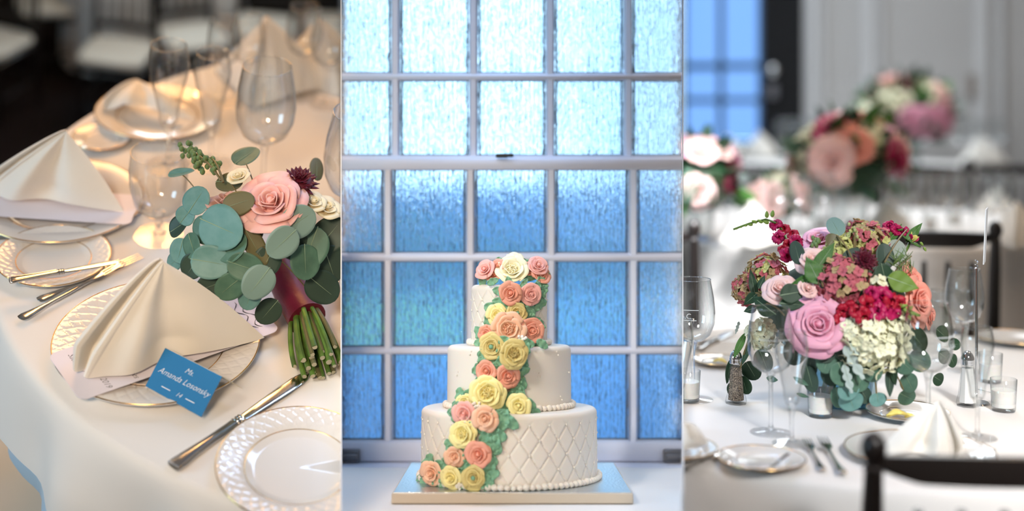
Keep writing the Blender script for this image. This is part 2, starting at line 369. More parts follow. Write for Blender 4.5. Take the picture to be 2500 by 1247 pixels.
def chair_meshes():
    if 'c' in CUT: return CUT['c']
    d = {}
    post = G().tube([(0, 0, 0), (0, .0, .25), (0, 0, .45), (0, -.015, .62), (0, -.035, .78), (0, -.045, .86)], [.016, .019, .021, .019, .017, .0145], 14)
    fin = G().lathe([(.0145, 0), (.017, .004), (.012, .010), (.013, .014), (.0195, .028), (.020, .040), (.015, .053), (.007, .060), (0, .062)], 16, T((0, -.045, .855)))
    def rail(u, v):
        a = u*2*pi
        return (0, 0, 0)
    def railg(w, z0, th, arch, yb, bow=.02):
        rings = []
        for k in range(33):
            u = k/32*2-1; x = w*u; e = 1-abs(u); top = z0+.006*cos(u*pi/2); lo = z0-th*(arch+(1-arch)*min(1, max(0, (e-.02)/.32))**.6); y = yb-bow*cos(u*pi/2)
            rings.append([(x, y-.009, lo), (x, y+.009, lo), (x, y+.010, (lo+top)/2), (x, y+.007, top-.002), (x, y, top), (x, y-.007, top-.002), (x, y-.010, (lo+top)/2)])
        return G().loft(rings)
    d['post'] = mesh('post', post, M_DARKW); d['finial'] = mesh('finial', fin, M_DARKW)
    d['crest_rail'] = mesh('crest_rail', railg(.192, .880, .041, .38, -.04), M_DARKW)
    d['lower_rail'] = mesh('lower_rail', railg(.195, .60, .040, 1, -.012), M_DARKW)
    d['spindle'] = mesh('spindle', G().tube([(0, -.030, .585), (0, -.045, .68), (0, -.058, .80)], [.0075, .0095, .0075], 8), M_DARKW)
    d['seat_frame'] = mesh('seat_frame', G().box((0, .19, .44), (.42, .42, .035), ch=.008), M_DARKW)
    def cu(a, z): return 1
    c = G(); rings = []
    for zz, q in ((.458, .0), (.462, .012), (.480, .020), (.500, .014), (.508, -.02), (.511, -.09)):
        rings.append([((.19+q)*math.copysign(abs(cos(a))**.35, cos(a)), .19+(.19+q)*math.copysign(abs(sin(a))**.35, sin(a)), zz) for a in [2*pi*k/36 for k in range(36)]])
    d['cushion'] = mesh('cushion', c.loft(rings), M_CUSH, 60)
    d['leg'] = mesh('leg', G().tube([(0, 0, 0), (0, 0, .22), (0, 0, .43)], [.014, .019, .018], 12), M_DARKW)
    d['stretcher'] = mesh('stretcher', G().tube([(-.19, 0, .16), (.19, 0, .16)], .010, 8), M_DARKW)
    CUT['c'] = d; return d
def chair(M, label, group='dark spindle back chairs'):
    t = thing('spindle_back_chair', label, 'chair', M, group); d = chair_meshes()
    for s in (-1, 1):
        p = ob('post', d['post'], parent=t, M=T((s*.195, 0, 0))); ob('finial', d['finial'], parent=p); ob('leg', d['leg'], parent=t, M=T((s*.18, .37, 0)))
    ob('crest_rail', d['crest_rail'], parent=t); ob('lower_rail', d['lower_rail'], parent=t)
    for k in range(5): ob('spindle', d['spindle'], parent=t, M=T((-.13+.065*k, 0, 0)))
    ob('seat_frame', d['seat_frame'], parent=t); ob('cushion', d['cushion'], parent=t)
    ob('stretcher', d['stretcher'], parent=t, M=T((0, .37, 0))); ob('stretcher', d['stretcher'], parent=t, M=T((0, 0, .05)))
    for s in (-1, 1): ob('stretcher', d['stretcher'], parent=t, M=T((s*.185, .185, .03)) @ RZ(90))
    return t

# ---- flowers: z is the direction the flower faces
def petal(R, Hh, w, opn, curl, thick=.0015, ruf=0, seed=0, nu=8, nv=6, tip=0):
    rnd = random.Random(seed); ph = rnd.uniform(0, 6)
    def fn(u, v):
        s = (u-.5)*2; half = w*(.35+.65*sin(min(1, v*1.25)*pi/2))*(1-.25*max(0, v-.75)/.25*(1 if tip else .4))
        a = s*half; rr = R*(.25+.75*v**.7)+opn*v*v*R; edge = max(0, (v-.72)/.28)
        vv = v*(1-.16*s*s*(1 if v > .3 else v/.3))-(.10*abs(s)**3 if v > .6 else 0)
        rr += curl*R*edge*edge*(1-.4*s*s)+ruf*R*sin(s*5+ph)*v*v
        z = Hh*(vv-.55*opn*vv*vv)-curl*.35*Hh*edge*edge
        return (rr*cos(a), rr*sin(a), z)
    return G().sheet(fn, nu, nv, thick)
FL = {}
def flower_proto(kind, m, key):
    """list of (name, mesh, matrix) for unit flower of radius 1"""
    if key in FL: return FL[key]
    rnd = random.Random(hash(kind) % 1000 if False else len(FL)*7+3); out = []
    def pet(n, R, Hh, w, opn, curl, z0=0, ruf=.02, a0=0, seed=0, thick=.024, tip=0, nu=10, nv=8, mm=None):
        ms = [mesh('petal', petal(R, Hh, w, opn, curl*q, thick, ruf*2*q, seed+20*j, nu, nv, tip), mm or m, 180) for j, q in enumerate((1, 1.35, .7))]
        for k in range(n): out.append(('petal', ms[k % 3], T((0, 0, z0+rnd.uniform(-.03, .03))) @ RZ(a0+360*k/n+rnd.uniform(-12, 12)) @ RX(rnd.uniform(-5, 5)) @ RY(rnd.uniform(-6, 8)) @ SCL(rnd.uniform(.92, 1.06))))
    if kind == 'rose':
        core = G().lathe([(0, .62), (.10, .60), (.17, .45), (.2, .2), (.25, 0), (0, -.1)], 12, rm=lambda a, z: 1+.12*sin(3*a+z*6)); out.append(('bud', mesh('bud', core, m, 180), Matrix()))
        pet(2, .20, .70, 1.5, .0, .05, seed=1, a0=20); pet(3, .34, .68, 1.3, .05, .10, seed=2, a0=80); pet(4, .52, .62, 1.05, .15, .2, seed=3, a0=10); pet(5, .72, .5, .92, .25, .3, z0=-.02, seed=4, a0=50)
    elif kind == 'fullrose':
        core = G().lathe([(0, .66), (.10, .62), (.15, .45), (.2, .2), (.25, 0), (0, -.1)], 12, rm=lambda a, z: 1+.12*sin(3*a+z*6)); out.append(('bud', mesh('bud', core, m, 180), Matrix()))
        pet(2, .17, .76, 1.6, .0, .02, seed=1); pet(3, .27, .76, 1.35, .0, .05, seed=2, a0=50); pet(4, .40, .74, 1.1, .03, .10, seed=5, a0=10); pet(4, .54, .70, 1.1, .06, .16, seed=3, a0=60); pet(5, .68, .60, .95, .14, .30, seed=6, a0=20); pet(6, .78, .46, .85, .32, .35, z0=-.05, seed=4, a0=50)
    elif kind == 'ranunculus':
        out.append(('eye', mesh('eye', G().ell((0, 0, .42), (.2, .2, .16), 12, 8), m, 180), Matrix()))
        for i, (n, R) in enumerate(((3, .22), (4, .34), (4, .46), (5, .58), (5, .70), (6, .82))): pet(n, R, .62-.05*i, 1.15-.05*i, .02+.03*i, .02+.03*i, seed=i+1, a0=i*37, thick=.03)
    elif kind == 'cabbage':
        for k in range(9):
            a = k*40; me = mesh('ruffle', G().sheet(lambda u, v, k=k: (.06+.36*u, .09*sin(u*7+k)*(.5+v)*.7, .30+.22*v+.05*sin(u*5+k)), 8, 2, .03), m, 180); out.append(('ruffle', me, RZ(a)))
        pet(5, .55, .62, .95, .05, .05, seed=2, a0=15); pet(5, .70, .58, .9, .10, .16, seed=3, a0=50); pet(6, .84, .46, .8, .22, .2, seed=4, a0=20)
    elif kind == 'dahlia':
        rings = ((5, .22, .60, 5), (8, .38, .58, 18), (11, .55, .50, 36), (13, .72, .38, 55), (14, .88, .22, 74), (14, 1.0, .05, 92))
        for i, (n, R, z, op) in enumerate(rings):
            def fn(u, v):
                s = (u-.5)*2; w = .13*sin(pi*min(1, .15+v*.85))**.7*(1-.5*max(0, v-.8)/.2); return (s*w, .10*s*s*w*4-.04*v*(1-v), v*R*.8)
            me = mesh('petal', G().sheet(fn, 4, 6, .012), m, 180)
            for k in range(n): out.append(('petal', me, T((0, 0, -.05+.18*(5-i)/5)) @ RZ(360*k/n+i*23+rnd.uniform(-5, 5)) @ RX(-op+rnd.uniform(-6, 6)) @ SCL(1, 1, 1)))
    FL[key] = out; return out
def flower(parent, kind, m, M, name, key=None, label=None):
    """a flower as a part: its receptacle mesh carries petals as sub-parts"""
    pr = flower_proto(kind, m, key or (kind, m.name)); kk = ('recept', m.name)
    if kk not in FL: FL[kk] = mesh('receptacle', G().ell((0, 0, .0), (.55, .55, .22), 14, 8), m, 180)
    o = ob(name, FL[kk], parent=parent, M=M)
    if label: o['label'] = label
    for n, me, m2 in pr: ob(n, me, parent=o, M=m2)
    return o
LEAF = {}
def leaf_mesh(kind, m, var=0):
    k = (kind, m.name, var)
    if k in LEAF: return LEAF[k]
    rnd = random.Random(var+len(kind)); cup = rnd.uniform(-.12, .16); tw = rnd.uniform(-.10, .10)
    def fn(u, v):
        s = (u-.5)*2; y = v*2-1
        if kind == 'round': w = sqrt(max(0, 1-(y*.985)**2))*(1-.08*y); w = max(w, .02)
        elif kind == 'oval': w = .62*max(.02, sin(pi*v)**.75)*(1-.25*(v-.5))
        elif kind == 'point': w = .56*max(.015, sin(pi*v**.8))**.95*(1.05-.3*v)
        elif kind == 'lobed': w = (.16+.30*abs(sin(v*11))**.6)*max(.1, sin(pi*min(1, v*.9+.1)))**.5*1.3
        x = s*w; z = cup*(x*x*1.4+y*y*.5)+.05*abs(s)*w+tw*x*y*1.5+(.02*sin(9*y+3*s) if kind in ('point', 'lobed') else 0)
        return (x, y, z)
    me = mesh('leaf', G().sheet(fn, 10, 16 if kind != 'lobed' else 30, .008), m, 180); LEAF[k] = me; return me
def leaf(parent, kind, m, M, var=0, vein=None):
    o = ob('leaf', leaf_mesh(kind, m, var), parent=parent, M=M)
    if vein:
        k = (kind, 'vein', var)
        if k not in LEAF: LEAF[k] = mesh('midrib', G().tube([(0, -1.04, .02), (0, -.9, .035), (0, -.2, .03), (0, .6, .02+.0)], [.026, .022, .016, .006], 6), vein, 180)
        ob('midrib', LEAF[k], parent=o)
    return o
def curve_pts(a, b, sag=(0, 0, 0), n=8):
    a, b, sag = Vector(a), Vector(b), Vector(sag); return [a+(b-a)*(k/n)+sag*4*(k/n)*(1-k/n) for k in range(n+1)]

# ================================================================== LEFT: place setting with a bouquet
CURSET[0] = 'L'
LT = Vector((.52, .343, 0)); LR = .80; LFLOOR = -1.2
M_FLOORL = mat('dark polished floor', (.020, .014, .014), .22, bump=(6, .15, .01), stretch=(1, .15, 1))
struct(ob('floor', G().box((.4, 1.5, LFLOOR-.03), (4.0, 6.4, .06)), M_FLOORL, M=SL))
M_WALLL = mat('dark brown wall', (.09, .045, .025), .6)
o = struct(ob('wall_back', G().box((.3, 4.72, .2), (4.6, .08, 3.0)), M_WALLL, M=SL))

def cloth_disc(R, drop, folds, amp, seed=0, n=300, hem=0):
    rnd = random.Random(seed); ph = [rnd.uniform(0, 6.3) for _ in range(4)]
    prof = [(0, 0), (R*.5, 0), (R*.9, 0), (R-.012, 0), (R-.004, -.0025), (R+.001, -.008), (R+.004, -.018)]
    k = 12
    for i in range(1, k+1): prof.append((R+.006+.02*i/k, -.018-(drop-.018)*i/k))
    def rm(a, z):
        t = max(0, (-z-.012)/drop)
        w = sin(folds*a+ph[0]+.5*sin(2*a+ph[1]))+.5*sin(folds*.53*a+ph[2])+.25*sin(folds*1.9*a+ph[3])
        return 1+amp*w*min(1, t*1.6)**1.1
    g = G().lathe(prof, n, rm=rm)
    return g
t = thing('round_table', 'round dining table under the white cloth beneath the bouquet', 'table', SL @ T(LT))
ob('table_top', G().lathe([(0, -.004), (LR-.014, -.004), (LR-.012, -.014), (LR-.02, -.03), (0, -.03)], 64), M_DARKW, t)
ob('pedestal', G().lathe([(.07, -.03), (.06, -.4), (.06, LFLOOR+.2), (.3, LFLOOR+.03), (.3, LFLOOR), (0, LFLOOR)], 32), M_DARKW, t)
tag(ob('tablecloth', cloth_disc(LR, .165, 22, .014, 3), M_CLOTH, M=SL @ T(LT) @ RZ(5), smooth=180), 'white tablecloth draped over the round table with the bouquet and blue place card', 'tablecloth')

tag(ob('blue_light_cloth', cloth_disc(LR-.030, .27, 30, .010, 5), mat('blue daylight stand-in', (.42, .62, .80), .7, sheen=.3), M=SL @ T(LT+Vector((0, 0, -.0012))), smooth=180), 'blue daylight stand-in cloth added below the white hem of the bouquet table', 'tablecloth')  # added cloth; its blue stands in for daylight under the table
HERO = plate(SL @ T((0, 0, .0)), 'white gold-rimmed dinner plate carrying the napkin and blue place card', .155, emboss=40, group='gold-rimmed plates')
bp = at(SL, 728, 1146)
plate(SL @ T(bp), 'white bread plate with woven rim and empty well beside the long knife', .113, emboss=34, group='gold-rimmed plates', hi=.016)

# menu card under the napkin
c1, c2, c3, c4 = (at(SL, *p, h=.0215) for p in ((112, 860), (200, 986), (682, 800), (596, 716)))
cm = (c1+c2+c3+c4)/4; ux = ((c3+c4)-(c1+c2)).normalized(); Lx = ((c3+c4)-(c1+c2)).length/2; Ly = ((c1-c2).length+(c4-c3).length)/2
uy = Vector((0, 0, 1)).cross(ux)
MM = SL @ T(cm) @ Matrix((ux, uy, Vector((0, 0, 1)))).transposed().to_4x4()
def rrect(w, h, r, n=6):
    p = []
    for cx, cy, a0 in ((w/2-r, h/2-r, 0), (-w/2+r, h/2-r, 90), (-w/2+r, -h/2+r, 180), (w/2-r, -h/2+r, 270)):
        for k in range(n+1): a = radians(a0+90*k/n); p.append((cx+r*cos(a), cy+r*sin(a)))
    return p
menu = ob('menu_card', G().poly(rrect(Lx, Ly, .014), -.0005, .0005), mat('lilac white card', (.78, .74, .82), .6), M=MM)
tag(menu, 'long pale lilac menu card with dark script under the folded napkin', 'card')
M_INK = mat('dark ink', (.03, .03, .04), .7)
for txt, x, y, sz in (('Saturday', -Lx*.425, .022, .0135), ('2019', -Lx*.37, -Ly*.34, .0125), ('berries', -Lx*.24, -Ly*.30, .0125)):
    ob('lettering', text(txt, sz, .35), M_INK, menu, M=T((x, y, .0007)) @ RZ(-90) @ RZ(0))

for k in range(4):
    ob('flourish', G().tube([(Lx*(.33+.035*k)+.006*sin(j*.9+k), -Ly*.32+Ly*.64*j/14, .0008) for j in range(15)], [.0002+.0007*abs(sin(j*.9)) for j in range(15)], 5), M_INK, menu)
A, B, P, Cc = at(SL, 216, 924, .024), at(SL, 646, 824, .024), at(SL, 400, 638, .185), at(SL, 345, 745, .024); KL = cvec(SL)[2]
nap = ob('folded_napkin', napkin_g(A, P, B, Cc, .026, 44, KL), M_NAP, M=SL, smooth=180)
tag(nap, 'ivory napkin folded into a pyramid on the plate with the blue card', 'napkin', 'folded napkins')

# blue tent card
TL, TR, BR, BL = at(SL, 404, 848, .066), at(SL, 543, 918, .062), at(SL, 491, 1018, .022), at(SL, 355, 942, .022)
pn = (BL-TL).cross(TR-TL); c0, d0 = loc_ray(SL, 491, 1018); BR = c0+d0*((TL-c0).dot(pn)/d0.dot(pn))
BK = at(SL, 593, 948, .022)
card = thing('place_card', 'blue folded place card with white script standing on the plate rim', 'card', SL)
M_BLUE = mat('blue card stock', C(22, 112, 168), .55, bump=(800, .05, .0005))
def quad_slab(a, b, c, d, th):
    n = (b-a).cross(d-a).normalized()*th; return G().add([a, b, c, d, a-n, b-n, c-n, d-n], [(0, 1, 2, 3), (7, 6, 5, 4), (0, 4, 5, 1), (1, 5, 6, 2), (2, 6, 7, 3), (3, 7, 4, 0)])
fl = ob('front_leaf', quad_slab(TL, BL, BL+(TR-TL)*.5+(BR-BL-(TR-TL))*.5+(TR-TL)*.5, TR, .0006) if False else quad_slab(TL, BL, BR, TR, .0006), M_BLUE, card, smooth=0)
ob('back_leaf', quad_slab(TL, TR, BK, TL+(BK-TR), .0006), mat('cream card back', (.72, .66, .52), .6), card, smooth=0)
ux = (TR-TL).normalized(); nn = (BL-TL).cross(TR-TL).normalized(); uy = nn.cross(ux); mid = (TL+TR+BR+BL)/4
CMX = T(mid+nn*.0004) @ Matrix((ux, uy, nn)).transposed().to_4x4()
M_WINK = mat('white ink', (.85, .88, .92), .6)
hgt = ((BL-TL).length+(BR-TR).length)/2
for txt, x, y, sz in (('Ms.', .002, .012, .011), ('Amanda Losonsky', .001, -.004, .0125), ('14', .003, -.0225, .0095)):
    ob('lettering', text(txt, sz, .45), M_WINK, fl, M=CMX @ T((x, y, 0)))
for s in (-1, 1): ob('rule_line', G().box((.002+s*.022, -.0195, 0), (.016, .0011, .0002)), M_WINK, fl, M=CMX)

# cutlery
def lay(S, a, b, h=.0, base=.254, x0=-.115):
    """matrix that lays a piece of cutlery from pixel a (handle end) to pixel b (tip)"""
    p, q = at(S, *a, h=h), at(S, *b, h=h); d = q-p; s = d.length/base
    return S @ T(p) @ Matrix.Rotation(atan2(d.y, d.x), 4, 'Z') @ SCL(s, s, s) @ T((-x0, 0, .005))
def lay3(S, a, ha, b, hb, base=.254, x0=-.115):
    p, q = at(S, *a, h=ha), at(S, *b, h=hb); d = q-p; s = d.length/base; x = d.normalized(); z = Vector((0, 0, 1)); y = z.cross(x).normalized(); z = x.cross(y)
    return S @ T(p) @ Matrix((x, y, z)).transposed().to_4x4() @ SCL(s) @ T((-x0, 0, .005))
knife(lay(SL, (420, 1148), (752, 918)), 'long silver knife with ornate handle lying between dinner plate and woven rim bread plate')
knife(lay3(SL, (22, 690), .028, (292, 642), .024), 'small silver butter knife laid across the bread plate with a gold ring', group='knives')
fork(lay(SL, (48, 788), (300, 655), base=.232, x0=-.11), 'silver fork nearest the folded napkin, overlapping its twin', 'forks')
fork(lay(SL, (92, 742), (345, 640), base=.232, x0=-.11), 'silver fork lying between bread plate and its twin fork', 'forks')
knife(lay(SL, (-150, 596), (70, 578)), 'dark knife beyond the bread plate with the butter knife', 'knives')
knife(lay(SL, (180, 580), (352, 518)), 'silver knife lying beside the plate with the bright white napkin', 'knives')

# second place setting
plate(SL @ T(at(SL, 148, 506)), 'dinner plate under the bright white napkin near the table edge', .145, group='gold-rimmed plates')
m2 = ob('menu_card', G().poly(rrect(.30, .10, .012), -.0005, .0005), MATS['lilac white card'], M=SL @ T(at(SL, 120, 498, .022)) @ RZ(-10)); tag(m2, 'pale menu card under the bright white napkin by the table edge', 'card')
A2, B2, P2, C2 = at(SL, -30, 470, .024), at(SL, 303, 516, .024), at(SL, 162, 322, .165), at(SL, 210, 440, .024)
tag(ob('folded_napkin', napkin_g(A2, P2, B2, C2, .014, 30, KL), M_NAP, M=SL, smooth=180), 'bright white folded napkin on the plate by the table edge, lit by daylight', 'napkin', 'folded napkins')
plate(SL @ T(at(SL, 132, 640)), 'bread plate with a butter knife laid across it', .092, emboss=30, group='gold-rimmed plates', hi=.016)
# third and fourth settings, out of focus
plate(SL @ T(at(SL, 385, 290)), 'out of focus dinner plate with a collapsed napkin near the far table edge', .125, group='gold-rimmed plates')
tag(ob('folded_napkin', napkin_g(at(SL, 262, 268, .022), at(SL, 340, 196, .06), at(SL, 480, 292, .022), at(SL, 300, 225, .022), .012, 24), M_NAP, M=SL, smooth=180), 'blurred flattened napkin on the plate near the far table edge', 'napkin', 'folded napkins')
plate(SL @ T(at(SL, 248, 345)), 'small blurred bread plate by the table edge behind the bright napkin', .056, group='gold-rimmed plates', hi=.012)
napkin(SL @ T(at(SL, 655, 215)) @ RZ(-10) @ SCL(1.0), 'tall blurred pyramid napkin standing among glasses at the far side of the round table')
napkin(SL @ T(at(SL, 790, 190)) @ RZ(30) @ SCL(.9), 'blurred napkin at the far table edge beside the tall pyramid napkin')
for i, (x, y, k, s, lb) in enumerate((
    (640, 505, 'wine', 1.42, 'large empty wine glass standing right behind the eucalyptus bouquet'),
    (388, 575, 'goblet', 1.35, 'short water goblet between bright napkin and bouquet'),
    (412, 405, 'flute', 1.45, 'blurred tapered flute in front of the collapsed napkin'),
    (545, 250, 'wine', .95, 'blurred wine glass at the far side of the round table'),
    (600, 245, 'wine', .95, 'blurred wine glass at the far side of the round table'),
    (735, 235, 'wine', 1.05, 'blurred wine glass at the far side of the round table'),
    (792, 255, 'wine', 1.0, 'blurred wine glass at the far side of the round table'),
    (515, 400, 'flute', 1.35, 'blurred flute between goblet and large wine glass'),
    (852, 655, 'wine', 1.5, 'large wine glass behind the burgundy ribbon, cut off by the divider'))):
    glass(SL @ T(at(SL, x, y)) @ RZ(i*40) @ SCL(s), lb, k)
for x, y, lb in ((470, 470, 'little clear votive cup beside the short water goblet'),):
    pass

# chairs and far table
RC = lambda px, py, s, ang: SL @ T(at(SL, px, py, LFLOOR+.5*s)*1.0+Vector((0, 0, -.5*s))) @ RZ(ang) @ SCL(s) @ T((0, -.19, 0))
for px, py, s, a, lb in ((285, 122, .62, 165, 'dark spindle back chair with pale cushion on the polished floor, facing the round table'),
                         (-25, 96, .62, 150, 'dark chair with pale cushion at the dark end of the chair row'),
                         (120, 2, .62, 190, 'dark chair with pale cushion tucked between two nearer chairs'),
                         (472, 84, .62, 200, 'dark chair with cushion half hidden by the far edge of the round table'),
                         (648, 60, .62, 170, 'dark chair standing behind the blurred wine glasses'),
                         (822, 58, .62, 175, 'dark chair standing behind the tall pyramid napkin')):
    chair(RC(px, py, s, a), lb, 'dark chairs beyond the round table')
chair(SL @ T(at(SL, 30, 1262, -.62)+Vector((0, 0, -.585))) @ RZ(-60) @ SCL(1.15) @ T((0, -.19, 0)), 'chair with rounded pale seat tucked under the tablecloth hem', 'dark chairs beyond the round table')
for x, y, lb in ((262, -58, 'white draped table far behind the dark chairs'), (500, -60, 'white draped table behind the blurred wine glasses')):
    t2 = at(SL, x, y, -.78); tag(ob('tablecloth', cloth_disc(.17, .38, 18, .03, int(x), 120), M_CLOTH, M=SL @ T(t2), smooth=180), lb, 'tablecloth')
    tt = thing('round_table', lb.replace('white draped table', 'pedestal table under white cloth'), 'table', SL @ T(t2)); ob('pedestal', G().lathe([(.15, -.012), (.15, -.03), (.03, -.04), (.03, LFLOOR+.78+.03), (.14, LFLOOR+.78+.02), (.14, LFLOOR+.78), (0, LFLOOR+.78)], 24), M_DARKW, tt)

# ---- bouquet
BQ = thing('bouquet', 'eucalyptus bouquet with pink rose, burgundy dahlia and wine ribbon', 'bouquet', SL)
BC = at(SL, 632, 600, .105); BRD = .165
def g_(r, g, b, n, **k): return mat(n, C(r, g, b), k.pop('rough', .5), **k)
E1 = g_(92, 138, 132, 'eucalyptus teal', var=(1.5, C(112, 152, 148), .35, .75)); E2 = g_(70, 105, 88, 'eucalyptus green', var=(1.5, C(86, 122, 102), .35, .75))
E3 = g_(122, 150, 142, 'eucalyptus pale'); E4 = g_(100, 96, 62, 'eucalyptus olive'); E5 = g_(48, 70, 58, 'eucalyptus dark'); M_VEIN = g_(150, 172, 140, 'leaf vein')
M_STEMG = g_(96, 132, 48, 'green stem', var=(30, C(70, 96, 40), .4, .65)); M_TWIG = g_(120, 104, 62, 'twig')
LV = [(601, 381, 33, 38, 25, E2, .3), (443, 423, 14, 33, 80, E1, .1), (560, 444, 26, 37, 100, E4, .2), (583, 496, 30, 38, 70, E4, .6), (480, 489, 36, 35, 30, E1, .5), (455, 525, 26, 25, 40, E1, .4),
      (438, 552, 28, 32, 70, E5, .2), (540, 556, 54, 60, 110, E1, .6), (729, 540, 40, 43, 60, E3, .8), (689, 592, 36, 42, 230, E3, 1.0), (622, 600, 24, 52, 150, E4, .3), (515, 640, 40, 46, 100, E1, .6),
      (548, 655, 26, 38, 95, E4, .3), (630, 690, 38, 43, 220, E3, .8), (610, 722, 28, 38, 200, E1, .5), (757, 605, 44, 52, 200, E2, .3), (805, 572, 42, 48, 40, E5, .2), (805, 645, 44, 46, 160, E5, .3),
      (788, 702, 40, 46, 130, E5, .4), (470, 602, 30, 34, 150, E2, .4), (440, 612, 28, 32, 200, E1, .3), (600, 652, 34, 44, 110, E2, .5), (424, 640, 22, 27, 240, E1, .3), (773, 412, 20, 34, 20, E4, .1),
      (520, 696, 32, 42, 250, E5, .5), (655, 760, 30, 36, 220, E5, .1), (565, 600, 38, 42, 60, E2, .4), (650, 640, 34, 40, 210, E5, .3), (500, 560, 34, 38, 300, E2, .1),
      (745, 640, 38, 42, 180, E2, .4), (560, 700, 32, 38, 230, E2, .6), (470, 650, 30, 34, 220, E5, .3), (720, 600, 34, 40, 100, E5, .1), (610, 560, 32, 38, 330, E5, .0)]
rnd = random.Random(5); K = cvec(SL)[2]
for i, (x, y, a, b, an, m, out) in enumerate(LV):
    p, n = ball(SL, x, y, BC, BRD*(.78+.25*out)); n = (n*.6+K*.75+Vector((rnd.uniform(-.35, .35), rnd.uniform(-.2, .3), rnd.uniform(-.2, .3)))).normalized()
    if p.z < .02: p.z = .02
    leaf(BQ, 'round', m, orient(SL, p, n, an, (a/1579*1.02, b/1579*1.02, .02)), i % 5, M_VEIN)
PINK = mat('blush pink petal', C(236, 178, 172), .5, sss=.15, var=(3, C(242, 192, 184), .35, .75)); DPINK = mat('dusty pink petal', C(206, 160, 148), .6, sss=.1); BURG = mat('burgundy petal', C(88, 10, 34), .55); CREAM = mat('cream petal', C(236, 222, 186), .6, sss=.1)
p, n = ball(SL, 674, 486, BC, BRD); flower(BQ, 'fullrose', PINK, orient(SL, p-n*.03, (n*.2+K*.75+cvec(SL)[1]*.6-cvec(SL)[0]*.1), 20, .044), 'rose', 'bqrose', 'large blush pink rose')
p, n = ball(SL, 532, 475, BC, BRD*.95); flower(BQ, 'rose', DPINK, orient(SL, p-n*.04, n*.5+cvec(SL)[1]*.8, 0, .034), 'rose', None, 'dusty pink rose behind the leaves')
p, n = ball(SL, 737, 432, BC, BRD); flower(BQ, 'dahlia', BURG, orient(SL, p-n*.01, (n*.4+K*.4+cvec(SL)[1]*.6), 0, .042), 'dahlia', 'bqdahlia', 'burgundy dahlia')
for x, y, s in ((772, 492, .019), (805, 508, .022), (578, 425, .017)):
    p, n = ball(SL, x, y, BC, BRD*.95); flower(BQ, 'rose', CREAM, orient(SL, p-n*.01, n*.5+K*.3+cvec(SL)[1]*.5, 30, s), 'cream_bloom', 'bqcream')
# seeded sprig
def sprig(parent, S, base, tip, C0, R, nb, size, m, ms, rad, seed=1):
    rn = random.Random(seed); a = ball(S, *base, C0, R*.9)[0]; b = ball(S, *tip, C0, R)[0]; g = G()
    g.tube(curve_pts(a, b, (0, 0, .01)), [.0022-.0012*k/8 for k in range(9)], 6); o = ob('sprig_stem', g, ms, parent)
    me = mesh('seed', G().ell((0, 0, 0), (size, size, size*1.25), 8, 6), m, 180)
    for k in range(nb):
        q = b+(a-b)*rn.random()**1.6*.55; d = Vector((rn.gauss(0, 1), rn.gauss(0, 1), rn.gauss(0, 1)+.3)).normalized()*rad*rn.uniform(.3, 1)
        ob('seed', me, parent=o, M=T(q+d))
    return o
M_SEED = g_(112, 136, 84, 'green seed')
sprig(BQ, SL, (540, 440), (455, 365), BC, BRD*1.02, 34, .0042, M_SEED, M_TWIG, .016, 2)
sprig(BQ, SL, (545, 445), (512, 385), BC, BRD*1.02, 18, .0042, M_SEED, M_TWIG, .012, 3)
for a, b in (((640, 600), (745, 700)), ((560, 444), (600, 520)), ((470, 480), (540, 560)), ((601, 400), (640, 520)), ((443, 425), (500, 500))):
    pa, pb = ball(SL, *a, BC, BRD*.90)[0], ball(SL, *b, BC, BRD*.7)[0]; ob('branch', G().tube(curve_pts(pa, pb, (0, 0, .006)), .0011, 6), M_TWIG, BQ)
# ribbon and stems
r0, r1, r2 = at(SL, 690, 655, .055), at(SL, 718, 722, .042), at(SL, 750, 778, .038)
M_RIB = mat('wine satin ribbon', C(100, 10, 40), .34, sheen=.05, bump=(40, .2, .003), stretch=(1, 1, 4))
ob('ribbon_wrap', G().tube([r0, (r0+r1)/2, r1, (r1+r2)/2, r2], [.030, .031, .030, .030, .031], 24), M_RIB, BQ, smooth=60)
ax = (r2-r0).normalized(); sx = ax.cross(Vector((0, 0, 1))).normalized(); sz = sx.cross(ax)
if sz.z < 0: sz = -sz
M_CUTE = g_(176, 168, 140, 'cut stem end'); stem_end = at(SL, 786, 905, .02)
for i in range(26):
    rn = random.Random(i+40); a = 2*pi*i/13+rn.uniform(-.2, .2); q = .026*(1 if i < 13 else .5)*rn.uniform(.7, 1.05)
    off = sx*cos(a)*q+sz*sin(a)*q; st = r2-ax*.008+off*.9; ln = rn.uniform(.80, 1.03); en = r2+(stem_end-r2)*ln+off*1.5
    en.z = max(en.z, .006); r = rn.uniform(.0032, .0052); o = ob('stem', G().tube(curve_pts(st, en, off*.15, 6), r, 8), [M_STEMG, M_STEMG, E4][i % 3], BQ)
    d = (en-r2).normalized(); ob('cut_end', G().tube([en-d*.0005, en+d*.0006], r*.96, 8), M_CUTE, o)

